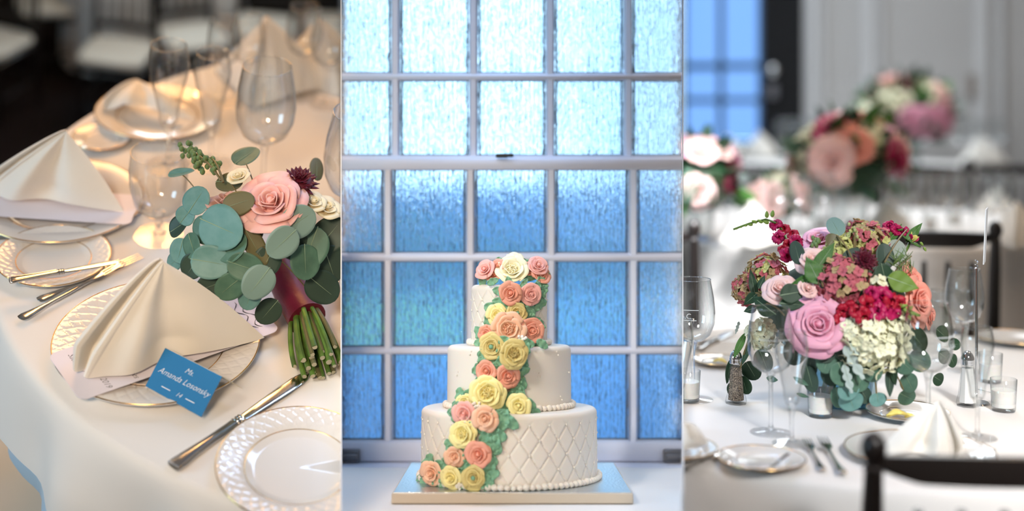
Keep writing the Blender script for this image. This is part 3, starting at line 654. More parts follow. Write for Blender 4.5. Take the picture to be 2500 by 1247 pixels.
# ================================================================== MIDDLE: cake in front of the rain glass window
CURSET[0] = 'M'
WY = 2.20; PPM = F/WY
def wx(px): return (px-W/2)/PPM
def wz(py): return CZ-(py-PY0)/PPM
M_SASH = mat('blue cast sash paint', (.74, .77, .88), .45, bump=(40, .04, .002))  # blue cast of the light is mixed into the white paint colour
def rain_glass():
    m = bpy.data.materials.new('rain textured glass'); m.use_nodes = True; nt = m.node_tree; b = nt.nodes['Principled BSDF']
    b.inputs['Base Color'].default_value = (.93, .97, 1, 1); b.inputs['Roughness'].default_value = .07; b.inputs['Transmission Weight'].default_value = 1; b.inputs['IOR'].default_value = 1.45
    tc = nt.nodes.new('ShaderNodeTexCoord'); hs = []
    for sc, st in (((210, 1, 15), 1.0), ((110, 1, 30), .8), ((460, 1, 50), .35)):
        mp = nt.nodes.new('ShaderNodeMapping'); mp.inputs['Scale'].default_value = sc; nt.links.new(tc.outputs['Object'], mp.inputs[0])
        n = nt.nodes.new('ShaderNodeTexNoise'); n.inputs['Scale'].default_value = 1; n.inputs['Detail'].default_value = 2; n.inputs['Distortion'].default_value = .4; nt.links.new(mp.outputs[0], n.inputs['Vector'])
        mu = nt.nodes.new('ShaderNodeMath'); mu.operation = 'MULTIPLY'; mu.inputs[1].default_value = st; nt.links.new(n.outputs['Fac'], mu.inputs[0]); hs.append(mu)
    a1 = nt.nodes.new('ShaderNodeMath'); nt.links.new(hs[0].outputs[0], a1.inputs[0]); nt.links.new(hs[1].outputs[0], a1.inputs[1])
    a2 = nt.nodes.new('ShaderNodeMath'); nt.links.new(a1.outputs[0], a2.inputs[0]); nt.links.new(hs[2].outputs[0], a2.inputs[1])
    bp = nt.nodes.new('ShaderNodeBump'); bp.inputs['Strength'].default_value = 1; bp.inputs['Distance'].default_value = .006
    nt.links.new(a2.outputs[0], bp.inputs['Height']); nt.links.new(bp.outputs[0], b.inputs['Normal']); return m
M_RAIN = rain_glass()
win = thing('window_1', None, None, T((0, WY, 0))); win['kind'] = 'structure'
def sash(name, xs, rows, y, z0, z1, rw, topb, botb):
    """xs: muntin centre pixels, rows: pane row pixel limits"""
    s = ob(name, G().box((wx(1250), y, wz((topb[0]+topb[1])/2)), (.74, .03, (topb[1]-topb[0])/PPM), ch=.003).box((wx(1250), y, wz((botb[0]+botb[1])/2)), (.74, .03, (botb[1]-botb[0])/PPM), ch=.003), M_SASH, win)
    zt, zb = wz(topb[1]-2), wz(botb[0]+2)
    for x in xs:
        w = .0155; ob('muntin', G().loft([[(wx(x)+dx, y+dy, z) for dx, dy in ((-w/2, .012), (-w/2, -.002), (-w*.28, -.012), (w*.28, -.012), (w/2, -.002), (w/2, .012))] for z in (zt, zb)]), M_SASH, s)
    ex = [740]+xs+[1760]
    for k in range(len(rows)-1):
        zc = wz((rows[k][1]+rows[k+1][0])/2); hh = (rows[k+1][0]-rows[k][1])/PPM/2
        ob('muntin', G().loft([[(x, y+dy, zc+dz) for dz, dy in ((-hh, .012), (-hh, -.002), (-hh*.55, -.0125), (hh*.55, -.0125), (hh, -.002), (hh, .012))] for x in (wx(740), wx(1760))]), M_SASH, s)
    for (r0, r1) in rows:
        for a, b in zip(ex, ex[1:]):
            if b < 832 or a > 1667: continue
            xa, xb, za, zb2 = wx(a)+.005, wx(b)-.005, wz(r1)-.004, wz(r0)+.004
            g = G().box((0, 0, 0), (xb-xa, .003, za-zb2)); ob('pane', g, M_RAIN, s, M=T(((xa+xb)/2, y+.006, (za+zb2)/2)), smooth=0)
            bd = G(); e = .003
            for c, d in ((((xa+xb)/2, zb2-.004), (xb-xa, e)), (((xa+xb)/2, za+.004), (xb-xa, e)), ((xa+.006, (za+zb2)/2), (e, abs(za-zb2))), ((xb-.006, (za+zb2)/2), (e, abs(za-zb2)))): bd.box((c[0], y+.003, c[1]), (d[0], .005, d[1]))
            ob('putty_bead', bd, mat('grey putty', (.10, .13, .18), .7), s)
    return s
up = sash('upper_sash', [966, 1156, 1343, 1533], [(-60, 178), (197, 379)], .0, 0, 0, 18, (-110, -60), (379, 405))
lo = sash('lower_sash', [952, 1150, 1344, 1541], [(412, 612), (633, 838), (856, 1062)], -.028, 0, 0, 20, (384, 412), (1062, 1110))
ob('sash_latch', G().box((wx(1226), -.05, wz(377)), (.022, .016, .007), ch=.002).box((wx(1246), -.05, wz(376)), (.012, .012, .006), ch=.002), mat('dark bronze', (.05, .045, .04), .45, metal=.6), lo)
for a in (858, 1640): ob('sash_lift', G().box((wx(a), -.045, wz(1094)), (.042, .006, .022), ch=.002).box((wx(a), -.049, wz(1095)), (.034, .006, .010), ch=.002), mat('tarnished sash lift', (.16, .16, .17), .5, metal=.3), lo)
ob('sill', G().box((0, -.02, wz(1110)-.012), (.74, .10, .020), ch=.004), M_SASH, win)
struct(ob('wall_under_window', G().box((0, WY, wz(1130)-.45), (.74, .06, .9)), mat('pale blue wall', (.5, .52, .58), .6)))
# outdoors
M_GWALL = mat('daylight blue render', (.16, .46, .84), .8, var=(3, (.20, .52, .88), .4, .7)); M_LAWN = mat('daylight blue paving', (.16, .42, .82), .9, var=(4, (.22, .50, .86), .4, .65))  # blue of the daylight is put into the wall and paving colours
struct(ob('terrace', G().poly([(-.29, 2.3), (.29, 2.3), (1.02, 8.15), (-1.02, 8.15)], -.1, 0), M_LAWN))
struct(ob('lawn', G().poly([(-.64, 4.9), (-.14, 4.9), (-.18, 6.3), (-.80, 6.3)], 0, .012), mat('lawn grass', (.34, .62, .16), .9, var=(6, (.24, .60, .40), .4, .65))))
tag(ob('garden_wall', G().box((-.25, 7.6, .22), (1.3, .16, .44)).box((-.25, 7.6, .455), (1.34, .2, .04)), M_GWALL), 'garden wall coloured like blue daylight seen through the rippled window glass', 'wall')
tag(ob('blue_block', G().box((.70, 7.4, .9), (.44, .6, 1.8)).box((.70, 7.4, 1.83), (.48, .66, .06)), mat('pale blue block', (.30, .58, .86), .8)), 'tall pale blue mass added to tint the rippled glass panes', 'building')  # added mass that turns the right panes bluer
LQ = G().sheet(lambda u, v: ((u-.5)*.6*sin(pi*v), v-.5, .1*u*u), 2, 3)
for i, (x, y, s) in enumerate(((-.56, 6.6, .26), (-.02, 6.7, .15), (.36, 6.6, .13))):
    rn = random.Random(i); g = G()
    for k in range(260):
        d = Vector((rn.gauss(0, 1), rn.gauss(0, 1), rn.gauss(0, 1))).normalized()*s*rn.uniform(.6, 1)
        g.join(LQ, T(Vector((x, y, s*.8))+d) @ Matrix.Rotation(rn.uniform(0, 6), 4, d.normalized()) @ SCL(s*.3))
    b = thing('garden_bush', ['round green bush beside the garden wall', 'smaller round bush before the garden wall', 'small bush by the tall pale blue mass'][i], 'bush', Matrix()); ob('foliage', g, mat('bush leaves', (.30, .60, .22), .7), b); ob('trunk', G().tube([(x, y, 0), (x, y, s)], .03, 8), M_TWIG, b)

# table with cloth
def cake_cloth():
    g = G(); W2 = .52
    def fn(u, v):
        x = (u-.5)*2*W2; y = -.285+.595*v
        z = .0016*noise.noise(Vector((x*5, y*12, 0)))+.0010*noise.noise(Vector((x*14+3, y*30, 1)))
        c = max(0, max(abs(x)-.17, abs(y+.0)-.165)); return (x, y, min(0, z*min(1, c*12)) + (z*min(1, c*12) if z > 0 else 0)-.0005)
    g.sheet(fn, 120, 70)
    def fr(u, v):
        x = (u-.5)*2*W2; w = sin(x*38)+.6*sin(x*71+1); return (x, -.285-.004-.012*v-.010*w*v, -.0005-.002*min(1, v*9)-.30*v)
    g.sheet(fr, 120, 14); return g
tag(ob('tablecloth', cake_cloth(), M_CLOTH, M=SM, smooth=60), 'white tablecloth with soft creases under the wedding cake', 'tablecloth')
tb = thing('cake_table', 'rectangular table under the cloth that carries the wedding cake', 'table', SM)
ob('table_top', G().box((0, .015, -.018), (1.02, .58, .025)), M_DARKW, tb)
for sx_ in (-.26, .26):
    for sy_ in (-.22, .26): ob('leg', G().box((sx_, sy_, -.20), (.03, .03, .35)), M_DARKW, tb)
# board
bd = thing('cake_board', 'square silver foil cake board on the white cloth', 'cake board', SM)
BH = .0145
ob('base', G().box((.005, .012, BH/2+.0005), (.345, .326, BH), ch=.0012), mat('kraft board edge', (.56, .48, .38), .7), bd)
ob('foil_top', G().box((.005, .012, BH+.001), (.340, .321, .0012)), mat('silver foil', (.62, .68, .72), .28, metal=1, bump=(260, .6, .002)), bd)
# cake
cake = thing('wedding_cake', 'three tier white wedding cake with cascading peach and yellow buttercream flowers', 'cake', SM @ T((0, 0, BH+.0018)))
M_FOND = mat('ivory fondant', (.78, .73, .66), .45, sss=.2, bump=(300, .04, .001))
TI = [(.1365, 0, .1065, 1), (.0968, .1065, .2010, 0), (.0600, .2010, .2945, 1)]
def tier(R, z0, z1, quilt, nd):
    h = z1-z0; rr = .008; n = 480 if quilt else 96
    prof = [(0, z0)]+[(R, z0+(h-rr)*k/(60 if quilt else 8)) for k in range((60 if quilt else 8)+1)]+[(R-rr*(1-cos(a)), z1-rr+rr*sin(a)) for a in [pi/2*k/6 for k in range(1, 7)]]+[(R*.5, z1), (0, z1)]
    rows = h*.94/ (2*pi*R/nd*1.36)
    def rm(a, z):
        if z > z1-rr*1.05 or z <= z0+1e-6: return 1
        p = a*nd/(2*pi); q = (z-z0-h*.06)/(2*pi*R/nd*1.36); d1 = abs(((p+q) % 1)-.5)*2; d2 = abs(((p-q) % 1)-.5)*2; e = min(1-d1, 1-d2)
        f = min(1, (z1-rr-z)/.012); return 1+(.0030/R)*(min(1, e*8)**.7-1)*max(0, f)
    return G().lathe(prof, n, rm=rm if quilt else None)
for (R, z0, z1, q), nd in zip(TI, (28, 0, 16)):
    t_ = ob('tier', tier(R, z0, z1, q, nd or 1), M_FOND, cake, smooth=60); h = z1-z0; dots = G()
    if q:
        ch = 2*pi*R/nd*1.36
        for j in range(0, int(h/ch*2)+2):
            z = z0+h*.06+ch*(j*.5)
            if not (z0+.008 < z < z1-.009): continue
            for k in range(nd):
                a = 2*pi*(k+(.5 if j % 2 else 0)+.0)/nd; a += 0 if False else 0
                dots.ell(((R-.0005)*cos(a), (R-.0005)*sin(a), z), .0019, 6, 4)
    else:
        for px, py in ((1150, 862), (1118, 912), (1359, 863), (1316, 916), (1368, 972), (1125, 985), (1385, 905)):
            p, nn_ = cyl(SM @ T((0, 0, BH+.0018)), px, py, R)
            for dx, dz in ((-.0022, -.002), (.0026, -.0022), (.0003, .0028)): dots.ell((p.x+dx, p.y-.0003, p.z+dz), .0014, 6, 4)
    ob('sugar_pearls', dots, M_FOND, t_)['kind'] = 'stuff'
    bead = mesh('bead', G().ell((0, 0, .0042), (.0052, .0046, .0046), 10, 8), M_FOND, 180); nb = int(2*pi*(R+.003)/.0092)
    for k in range(nb):
        a = 2*pi*k/nb; ob('bead', bead, parent=t_, M=T(((R+.003)*cos(a), (R+.003)*sin(a), z0)) @ RZ(math.degrees(a)+90) @ SCL(random.Random(k).uniform(.9, 1.15)))
SK = SM @ T((0, 0, BH+.0018))
BC_ = {k: mat('buttercream '+k, C(*v), .5, sss=.12) for k, v in dict(coral=(238, 164, 142), peach=(246, 196, 166), pink=(244, 180, 172), yellow=(248, 236, 166), mustard=(220, 202, 136), lemon=(252, 244, 206)).items()}
M_BG = mat('green buttercream', C(130, 180, 152), .5, sss=.1, var=(60, C(108, 162, 126), .4, .7))
FLW = [(1256, 634, 21, 'rose', 'lemon', 0), (1250, 663, 36, 'cabbage', 'lemon', 0), (1187, 661, 25, 'rose', 'pink', 0), (1207, 671, 21, 'rose', 'coral', 0), (1312, 652, 26, 'ranunculus', 'pink', 0), (1318, 674, 25, 'rose', 'coral', 0), (1216, 652, 18, 'rose', 'coral', 0), (1290, 660, 18, 'rose', 'coral', 0),
       (1246, 715, 28, 'rose', 'coral', 3), (1294, 718, 27, 'ranunculus', 'pink', 3), (1215, 769, 25, 'rose', 'yellow', 3), (1262, 763, 24, 'ranunculus', 'mustard', 3), (1242, 803, 37, 'cabbage', 'peach', 2.8), (1296, 806, 29, 'ranunculus', 'coral', 2.8), (1190, 813, 20, 'rose', 'coral', 2.8),
       (1202, 846, 30, 'ranunculus', 'mustard', 2.6), (1254, 863, 31, 'cabbage', 'mustard', 2.3), (1190, 905, 25, 'rose', 'coral', 2), (1239, 917, 28, 'rose', 'coral', 2), (1192, 958, 38, 'cabbage', 'yellow', 2.3), (1266, 988, 27, 'rose', 'yellow', 2.3), (1136, 980, 19, 'rose', 'yellow', 1.8),
       (1137, 1006, 27, 'rose', 'pink', 1.5), (1187, 1020, 29, 'rose', 'peach', 1.5), (1133, 1058, 30, 'cabbage', 'yellow', 1), (1112, 1113, 23, 'rose', 'peach', 1), (1170, 1107, 30, 'rose', 'coral', 1), (1058, 1153, 28, 'rose', 'peach', 1), (1104, 1164, 26, 'rose', 'yellow', 1), (1158, 1163, 28, 'ranunculus', 'mustard', 1)]
KM = cvec(SM)[2]; rnd = random.Random(11); eye = mesh('green_eye', G().ell((0, 0, .5), (.2, .2, .12), 8, 6), M_BG, 180)
for x, y, r, kind, c, lv in FLW:
    ps = r/1579*.90
    if lv == 0:
        p = aty(SK, x, y, -.032 if y > 645 else .0); n = (p-Vector((.002, .01, .27))).normalized()*.9+KM*.5
    else:
        Rr = {1: .1365, 1.5: .135, 1.8: .115, 2: .0968, 2.3: .110, 2.6: .090, 2.8: .072, 3: .060}[lv]; p, n = cyl(SK, x, y, Rr+.006); n = n*.75+KM*.55
    n = n.normalized()
    f_ = flower(cake, kind, BC_[c], orient(SK, p+n*ps*.05, n+Vector((rnd.uniform(-.12, .12), 0, rnd.uniform(-.05, .12))), rnd.uniform(0, 360), ps*1.06), 'buttercream_flower', ('cake', kind, c))
    if c == 'mustard' and kind == 'ranunculus': ob('green_eye', eye, parent=f_)
# piped leaves
LFS = [(1178, 683), (1203, 687), (1222, 665), (1215, 640), (1290, 678), (1300, 668), (1280, 690), (1330, 668), (1322, 700), (1228, 640), (1285, 642), (1325, 690), (1316, 740), (1278, 738), (1305, 750), (1225, 740), (1295, 770), (1302, 790), (1325, 840), (1310, 830), (1175, 836), (1215, 822), (1250, 830), (1285, 838), (1180, 880), (1225, 885), (1218, 940), (1280, 890), (1275, 905), (1270, 930), (1262, 945), (1250, 965), (1240, 985), (1225, 995), (1235, 1010), (1255, 1005), (1300, 1010), (1290, 1012), (1152, 975), (1215, 1040), (1205, 1055), (1190, 1062), (1212, 1060), (1210, 1075), (1200, 1085), (1100, 1090), (1140, 1115), (1135, 1135), (1208, 1085), (1100, 1135), (1080, 1140), (1195, 1140), (1200, 1160), (1190, 1170), (1180, 1182), (1160, 1185), (1085, 1183), (1070, 1180), (1040, 1180), (1025, 1178), (1125, 1180), (1245, 1030), (1228, 1028), (1110, 1005), (1202, 1120), (1145, 1150), (1285, 760), (1300, 735), (1320, 715), (1255, 898), (1270, 960), (1225, 975)]
def rufleaf(u, v):
    s = (u-.5)*2; y = v*2-1; w = .55*max(.03, sin(pi*min(1, v*.93+.07)))**.8; return (s*w, y, .22*sin(v*16)*abs(s)*w*1.6+.35*s*s*w-.15*y*y)
RL = mesh('leaf', G().sheet(rufleaf, 8, 16, .10), M_BG, 180)
for i, (x, y, r, *_) in enumerate(FLW[8:]):
    for k in range(4): a = radians(i*31+k*90+rnd.uniform(-20, 20)); LFS.append((x+cos(a)*r*.86, y+sin(a)*r*.86))
for i, (x, y) in enumerate(LFS):
    Rr = .060 if y < 815 else .068 if y < 838 else (.0968 if y < 970 else .108 if (y < 1004 or (x > 1222 and y < 1022)) else .1365)
    if y < 686: p = aty(SK, x, y, -.030 if y > 655 else .005); n = KM+Vector((0, 0, .3))
    else: p, n = cyl(SK, x, y, Rr+.0045); n = n*.7+KM*.5
    ob('leaf', RL, parent=cake, M=orient(SK, p, n.normalized(), (i*67) % 360, (.0135 if y > 690 else .0095)*rnd.uniform(.8, 1.25)))
# green underlay of the cascade and small white blossom clusters
tiny = mesh('blossom', G().ell((0, 0, 0), .0023, 8, 6), mat('white buttercream', (.86, .83, .76), .5), 180)
for x, y in ((1168, 990), (1146, 1030), (1158, 1036), (1130, 1178), (1122, 1186), (1276, 826), (1160, 995)):
    Rr = .0968 if y < 840 else (.128 if y < 1000 else .1385); p, n = cyl(SK, x, y, Rr+.004)
    ce = ob('blossom_cluster', tiny, parent=cake, M=T(p))
    for k in range(7): ob('blossom', tiny, parent=ce, M=T(Vector((rnd.gauss(0, .003), rnd.gauss(-.001, .001), rnd.gauss(0, .003)))))

# ================================================================== RIGHT: centrepiece on a set table
CURSET[0] = 'R'
RT = Vector((.03, .13, 0)); RR = .55; RF = -.5345
M_FLOORR = mat('dark wood floor', (.03, .022, .02), .35)
struct(ob('floor', G().box((.45, 1.6, RF-.03), (3.6, 6.2, .06)), M_FLOORR, M=SR))
t = thing('round_table', 'round dining table under the cloth with the flower centrepiece', 'table', SR @ T(RT))
ob('table_top', G().lathe([(0, -.004), (RR-.014, -.004), (RR-.012, -.012), (RR-.02, -.025), (0, -.025)], 64), M_DARKW, t)
ob('pedestal', G().lathe([(.05, -.025), (.04, -.2), (.04, RF+.15), (.2, RF+.02), (.2, RF), (0, RF)], 32), M_DARKW, t)
tag(ob('tablecloth', cloth_disc(RR, .165, 34, .012, 8), M_CLOTH, M=SR @ T(RT), smooth=180), 'white tablecloth with draped folds under the flower centrepiece', 'tablecloth')
H2, H3 = .104, .190
T2 = at(SR, 2083, 600, H2)+Vector((.05, .62, 0)); T3 = at(SR, 2040, 415, H3)+Vector((.05, .55, 0))
for tt_, rr_, hh_, lb in ((T2, .62, H2, 'second table behind the centrepiece'), (T3, .55, H3, 'farthest table by the panelled wall')):
    tag(ob('tablecloth', cloth_disc(rr_, .5, 40, .014, int(rr_*100), 200), M_CLOTH, M=SR @ T(tt_), smooth=180), 'white cloth hanging over the '+lb, 'tablecloth')
    t = thing('round_table', 'dark pedestal table under the cloth of the '+lb, 'table', SR @ T(tt_)); ob('pedestal', G().lathe([(rr_-.02, -.006), (rr_-.02, -.03), (.05, -.04), (.05, RF-hh_+.05), (.25, RF-hh_+.02), (.25, RF-hh_), (0, RF-hh_)], 40), M_DARKW, t)

# ---- stemware
for i, (x, y, k, s, lb, et) in enumerate((
    (1882, 1056, 'wine', .86, 'etched wine glass standing beside the flute and pepper shaker', -75),
    (1933, 1083, 'flute', .86, 'empty champagne flute in front of the large pink rose', 0),
    (2266, 1062, 'wine', .90, 'large wine glass in front of the white hydrangea, behind the napkin', -35),
    (2386, 1068, 'flute', .86, 'champagne flute in front of the salt shaker', 0),
    (1692, 975, 'wine', .92, 'etched wine glass at the divider beside the pepper shaker', -110),
    (2355, 905, 'wine', .86, 'wine glass behind the table number stand', 0),
    (2318, 880, 'goblet', 1.0, 'water goblet behind the peach roses at the table far side', 0),
    (1655, 1040, 'flute', .86, 'flute cut off by the divider beside the napkin', 0))):
    glass(SR @ T(at(SR, x, y)) @ RZ(i*0) @ SCL(s), lb, k, etched=et)
bx_ = [(1700, 590, 1), (1735, 600, 0), (1772, 585, 0), (1815, 560, 0), (1905, 590, 0), (1950, 596, 0), (1985, 600, 1), (2010, 590, 0), (2055, 597, 1), (2190, 585, 0), (2215, 575, 1), (2260, 590, 0), (2310, 580, 0), (2345, 592, 0), (2375, 575, 1), (2420, 585, 0), (2455, 590, 0)]
for x, y, k in bx_: glass(SR @ T(at(SR, x, y, H2)) @ SCL(.88), 'out of focus champagne flute on the second table' if k else 'out of focus wine glass on the second table', 'flute' if k else 'wine', 'blurred flutes on the second table' if k else 'blurred wine glasses on the second table')
for x, y in ((1912, 408), (1938, 402), (1965, 410), (2002, 402), (2060, 405), (2085, 412), (2225, 410), (2250, 405), (2335, 408), (2372, 404), (2410, 410), (2440, 405), (1985, 398)): glass(SR @ T(at(SR, x, y, H3)) @ SCL(1.0), 'out of focus wine glass on the farthest table', 'wine', 'blurred wine glasses on the farthest table')

# ---- votives and shakers
CUPV = mesh('cup', G().lathe([(0, .001), (.0165, .001), (.0175, .003), (.0195, .048), (.0188, .0485), (.0172, .012), (0, .010)], 32), M_CUP, 60)
CUPB = mesh('base', G().lathe([(0, 0), (.0165, 0), (.0174, .002), (.0176, .006), (0, .006)], 32), M_STEM, 60)
CAND = mesh('candle', G().lathe([(0, .0065), (.0166, .0065), (.0178, .030), (.0172, .0312), (0, .0305)], 32), mat('white wax', (.86, .84, .80), .4, sss=.4), 60)
WICK = mesh('wick', G().tube([(0, 0, .030), (.0003, 0, .036), (0, 0, .041)], .0006, 6), mat('wick', (.8, .78, .72), .8))
def votive(M, lb, grp='votive candles'):
    t = thing('votive_candle', lb, 'candle', M, grp); c = ob('cup', CUPV, parent=t); ob('base', CUPB, parent=c); cc = ob('candle', CAND, parent=t); ob('wick', WICK, parent=cc)
for x, y, lb in ((2003, 1016, 'white votive candle in clear glass under the trailing eucalyptus'), (2450, 1002, 'white votive candle in clear glass right of the salt shaker'), (1680, 979, 'white votive candle cut off by the divider'), (2418, 932, 'votive candle behind the flute and salt shaker')):
    votive(SR @ T(at(SR, x, y)), lb)
for x, y in ((2005, 560), (2270, 560), (1885, 560), (2330, 548)): votive(SR @ T(at(SR, x, y, H2)), 'out of focus votive candle on the second table', 'votives on the second table')
def octo(r, z, k=8): return [(r*cos(2*pi*(i+.5)/k), r*sin(2*pi*(i+.5)/k), z) for i in range(k)]
M_PEP = mat('cracked pepper', (.03, .02, .018), .8, var=(900, (.42, .34, .26), .48, .56)); M_SALT = mat('salt', (.85, .84, .82), .7)
def shaker(M, lb, fill):
    t = thing('glass_shaker', lb, 'shaker', M, 'salt and pepper shakers')
    ob('body', G().loft([octo(r, z) for r, z in ((.0165, 0), (.0178, .003), (.0165, .0095), (.0145, .016), (.0112, .045), (.0095, .066))]), M_CUP, t, smooth=0)
    ob('filling', G().loft([octo(r, z) for r, z in ((.0128, .006), (.0122, .016), (.0098, .045), (.0086, .058))]), fill, t, smooth=0)
    c = ob('cap', G().lathe([(.0100, .063), (.0104, .064), (.0100, .0655), (.0104, .067), (.0100, .0685), (.0104, .070), (.0098, .0745), (.0075, .080), (.004, .083), (0, .084)], 24), M_CHROME, t)
    hole = mesh('hole', G().ell((0, 0, 0), .0008, 6, 4), M_INK)
    for k in range(6): ob('hole', hole, parent=c, M=T((.004*cos(k), .004*sin(k), .0832)))
shaker(SR @ T(at(SR, 1797, 984)) @ SCL(.98), 'glass shaker of ground black pepper with chrome cap', M_PEP)
shaker(SR @ T(at(SR, 2362, 990)) @ SCL(1.0), 'glass shaker of white salt with chrome cap behind the flute', M_SALT)

# ---- plates, napkins, cutlery, butter
plate(SR @ T(at(SR, 1859, 1134)), 'small bread plate with a knife end resting on it beside the forks', .0565, group='plates on the centrepiece table', hi=.010)
plate(SR @ T(at(SR, 2216, 1020)), 'small plate holding yellow butter petals below the hydrangea', .060, group='plates on the centrepiece table', hi=.012)
plate(SR @ T(at(SR, 2245, 1118)), 'dinner plate under the napkin behind the dark chair', .096, group='plates on the centrepiece table', hi=.012)
plate(SR @ T(at(SR, 2478, 836)), 'dinner plate at the far side of the table beside the number stand', .075, group='plates on the centrepiece table', hi=.012)
plate(SR @ T(at(SR, 1640, 1110)), 'dinner plate cut off by the divider under a tan shaded napkin', .060, group='plates on the centrepiece table', hi=.012)
plate(SR @ T(at(SR, 1752, 890)), 'small butter plate left of the trailing leaves behind the pepper shaker', .046, group='plates on the centrepiece table', hi=.010)
M_BUT = mat('butter', C(240, 218, 120), .4, sss=.2)
def butter(px, py, h, rz, s, lb):
    def fn(u, v): a = (v-.5)*2; return ((u-.5)*.030*(1-abs(a)**3*.5), a*.010*sin(pi*(.12+.76*u)), .005*sin(pi*u)+.0012*cos(a*9)*sin(pi*u)+.0020)
    tag(ob('butter_petal', G().sheet(fn, 14, 14, .003), M_BUT, M=SR @ T(at(SR, px, py, h)) @ RZ(rz) @ SCL(s), smooth=180), lb, 'butter')
butter(2192, 1016, .007, 15, 1.15, 'long ribbed yellow butter petal on the plate below the hydrangea'); butter(2222, 1018, .0045, 40, .7, 'small yellow butter pat beside the longer one'); butter(1758, 884, .005, -10, .9, 'butter pat on the plate behind the pepper shaker')
tag(ob('folded_napkin', napkin_g(at(SR, 2318, 1118, .008), at(SR, 2288, 980, .006+.072), at(SR, 2140, 1112, .008), at(SR, 2360, 1085, .0095), .0115, 34), M_NAP, M=SR, smooth=180), 'ivory napkin with open folds standing behind the dark chair rail', 'napkin', 'folded napkins')
tag(ob('folded_napkin', napkin_g(at(SR, 1610, 1110, .010), at(SR, 1668, 1030, .045), at(SR, 1730, 1082, .010), at(SR, 1640, 1080, .010), .008, 24), M_NAP, M=SR, smooth=180), 'napkin in tan shade on the plate cut off by the divider', 'napkin', 'folded napkins')
for x, y, h, a, s, lb in ((1845, 596, H2, 20, .85, 'blurred ivory napkin on the second table left of the snapdragon'), (2165, 560, H2, -10, .7, 'blurred bright napkin on the second table behind the hydrangea tops'), (2490, 600, H2, 0, .85, 'blurred white napkin at the second table edge by the far chair'),
                          (1780, 385, H3, 10, .85, 'blurred napkin on the farthest table below the blue window'), (1860, 385, H3, 20, 1.0, 'taller blurred napkin on the farthest table beside the black door'), (2395, 400, H3, -15, 1.05, 'blurred white napkin on the farthest table by the wall moulding'), (2440, 520, H2, 30, .7, 'blurred napkin among the glasses of the second table')):
    napkin(SR @ T(at(SR, x, y, h)) @ RZ(a) @ SCL(s*.8), lb)
fork(lay(SR, (2008, 1156), (1968, 1086), base=.232, x0=-.11), 'fork beside the bread plate, left of its twin', 'forks')
fork(lay(SR, (2058, 1166), (2006, 1084), base=.232, x0=-.11), 'fork beside the dinner plate behind the chair post', 'forks')
knife(lay(SR, (1630, 1152), (1795, 1102)), 'knife with bright blade lying beside the divider and bread plate', 'knives')
knife(lay3(SR, (1882, 1142), .012, (1926, 1108), .014), 'small butter knife resting on the rim of the bread plate by the forks', 'knives')
knife(lay(SR, (1705, 858), (1790, 812)), 'blurred knife on the far side behind the pepper shaker', 'knives')
knife(lay(SR, (1690, 838), (1800, 832)), 'blurred knife crossing another behind the pepper shaker', 'knives')
knife(lay(SR, (2425, 1100), (2398, 1140)), 'knife beyond the dinner plate behind the chair rail', 'knives')
fork(lay(SR, (2470, 970), (2380, 955), base=.232, x0=-.11), 'fork lying between votive candle and salt shaker', 'forks')

# ---- table number stand
p0 = at(SR, 2384, 985); p1 = aty(SR, 2389, 655, p0.y); ns = thing('table_number_stand', 'chrome table number stand holding a pale card', 'sign holder', SR @ T(p0)); hz = p1.z
ob('base', G().lathe([(0, .003), (.018, .003), (.02, .001), (.02, 0), (0, 0)], 32), M_CHROME, ns)
ob('pole', G().tube([(0, 0, .002), (0, 0, hz)], .0022, 10), M_CHROME, ns)
ob('clip', G().tube([(.002*cos(k), .002*sin(k), hz-.004+.0011*k) for k in range(16)], .0009, 6), M_CHROME, ns)
ob('card', G().box((.001, .012, hz+.050), (.0014, .045, .085)), mat('pale card', (.8, .84, .88), .5), ns, M=RZ(-9) @ RY(2.5))

# ---- chairs
def chair_at(px, py, s, side, a, lb):
    d = (CZ-.917*s)*F/(py-PY0); w = CAM+ray(px, py)*d; w.z = 0
    chair(T(w) @ RZ(a) @ SCL(s) @ T((-side*.195, .045, 0)), lb, 'dark chairs around the set tables')
chair_at(2133, 1052, .70, -1, -4, 'dark spindle back chair pulled up to the napkin place setting')
chair_at(2430, 538, .80, 1, -10, 'dark chair drawn up to the second table, behind the number stand')
chair_at(1694, 535, .80, 1, -12, 'dark chair drawn up to the second table, cut off by the divider')
for px, py, s, a, lb in ((1835, 418, .80, 170, 'dark chair on the far side of the second table below the blue window'), (2255, 425, .80, 165, 'dark chair on the far side of the second table beside the blurred centrepiece'), (2480, 428, .80, 172, 'dark chair on the far side of the second table below the wall moulding')):
    d = (CZ-.917*s)*F/(py-PY0); w = CAM+ray(px, py)*4.86; w.z = 0; chair(T(w) @ RZ(a) @ SCL(s*1.06), lb, 'dark chairs around the set tables')

# ---- centrepiece
K = cvec(SR)[2]; UPV = Vector((0, 0, 1)); RTV = cvec(SR)[0]
P_MAUVE = mat('mauve pink petal', C(238, 172, 196), .5, sss=.15); P_BLUSH = mat('pale blush petal', C(248, 206, 200), .5, sss=.15); P_PEACH = mat('peach pink petal', C(240, 158, 142), .5, sss=.15)
P_MAG = mat('magenta petal', C(176, 16, 84), .5); P_RED = mat('crimson petal', C(170, 14, 46), .5); H_GREEN = mat('green hydrangea', C(206, 206, 130), .6, sss=.1); H_PINK = mat('antique pink hydrangea', C(196, 100, 112), .6, sss=.1); H_WHITE = mat('white hydrangea', C(240, 238, 206), .6, sss=.1); H_TAN = mat('antique tan hydrangea', C(178, 154, 112), .6)
L_SAL = mat('salal leaf', C(58, 104, 46), .5, var=(14, C(84, 128, 52), .4, .7)); L_DK = mat('dark salal leaf', C(30, 62, 38), .55); L_YEL = mat('yellow green leaf', C(98, 128, 40), .5)
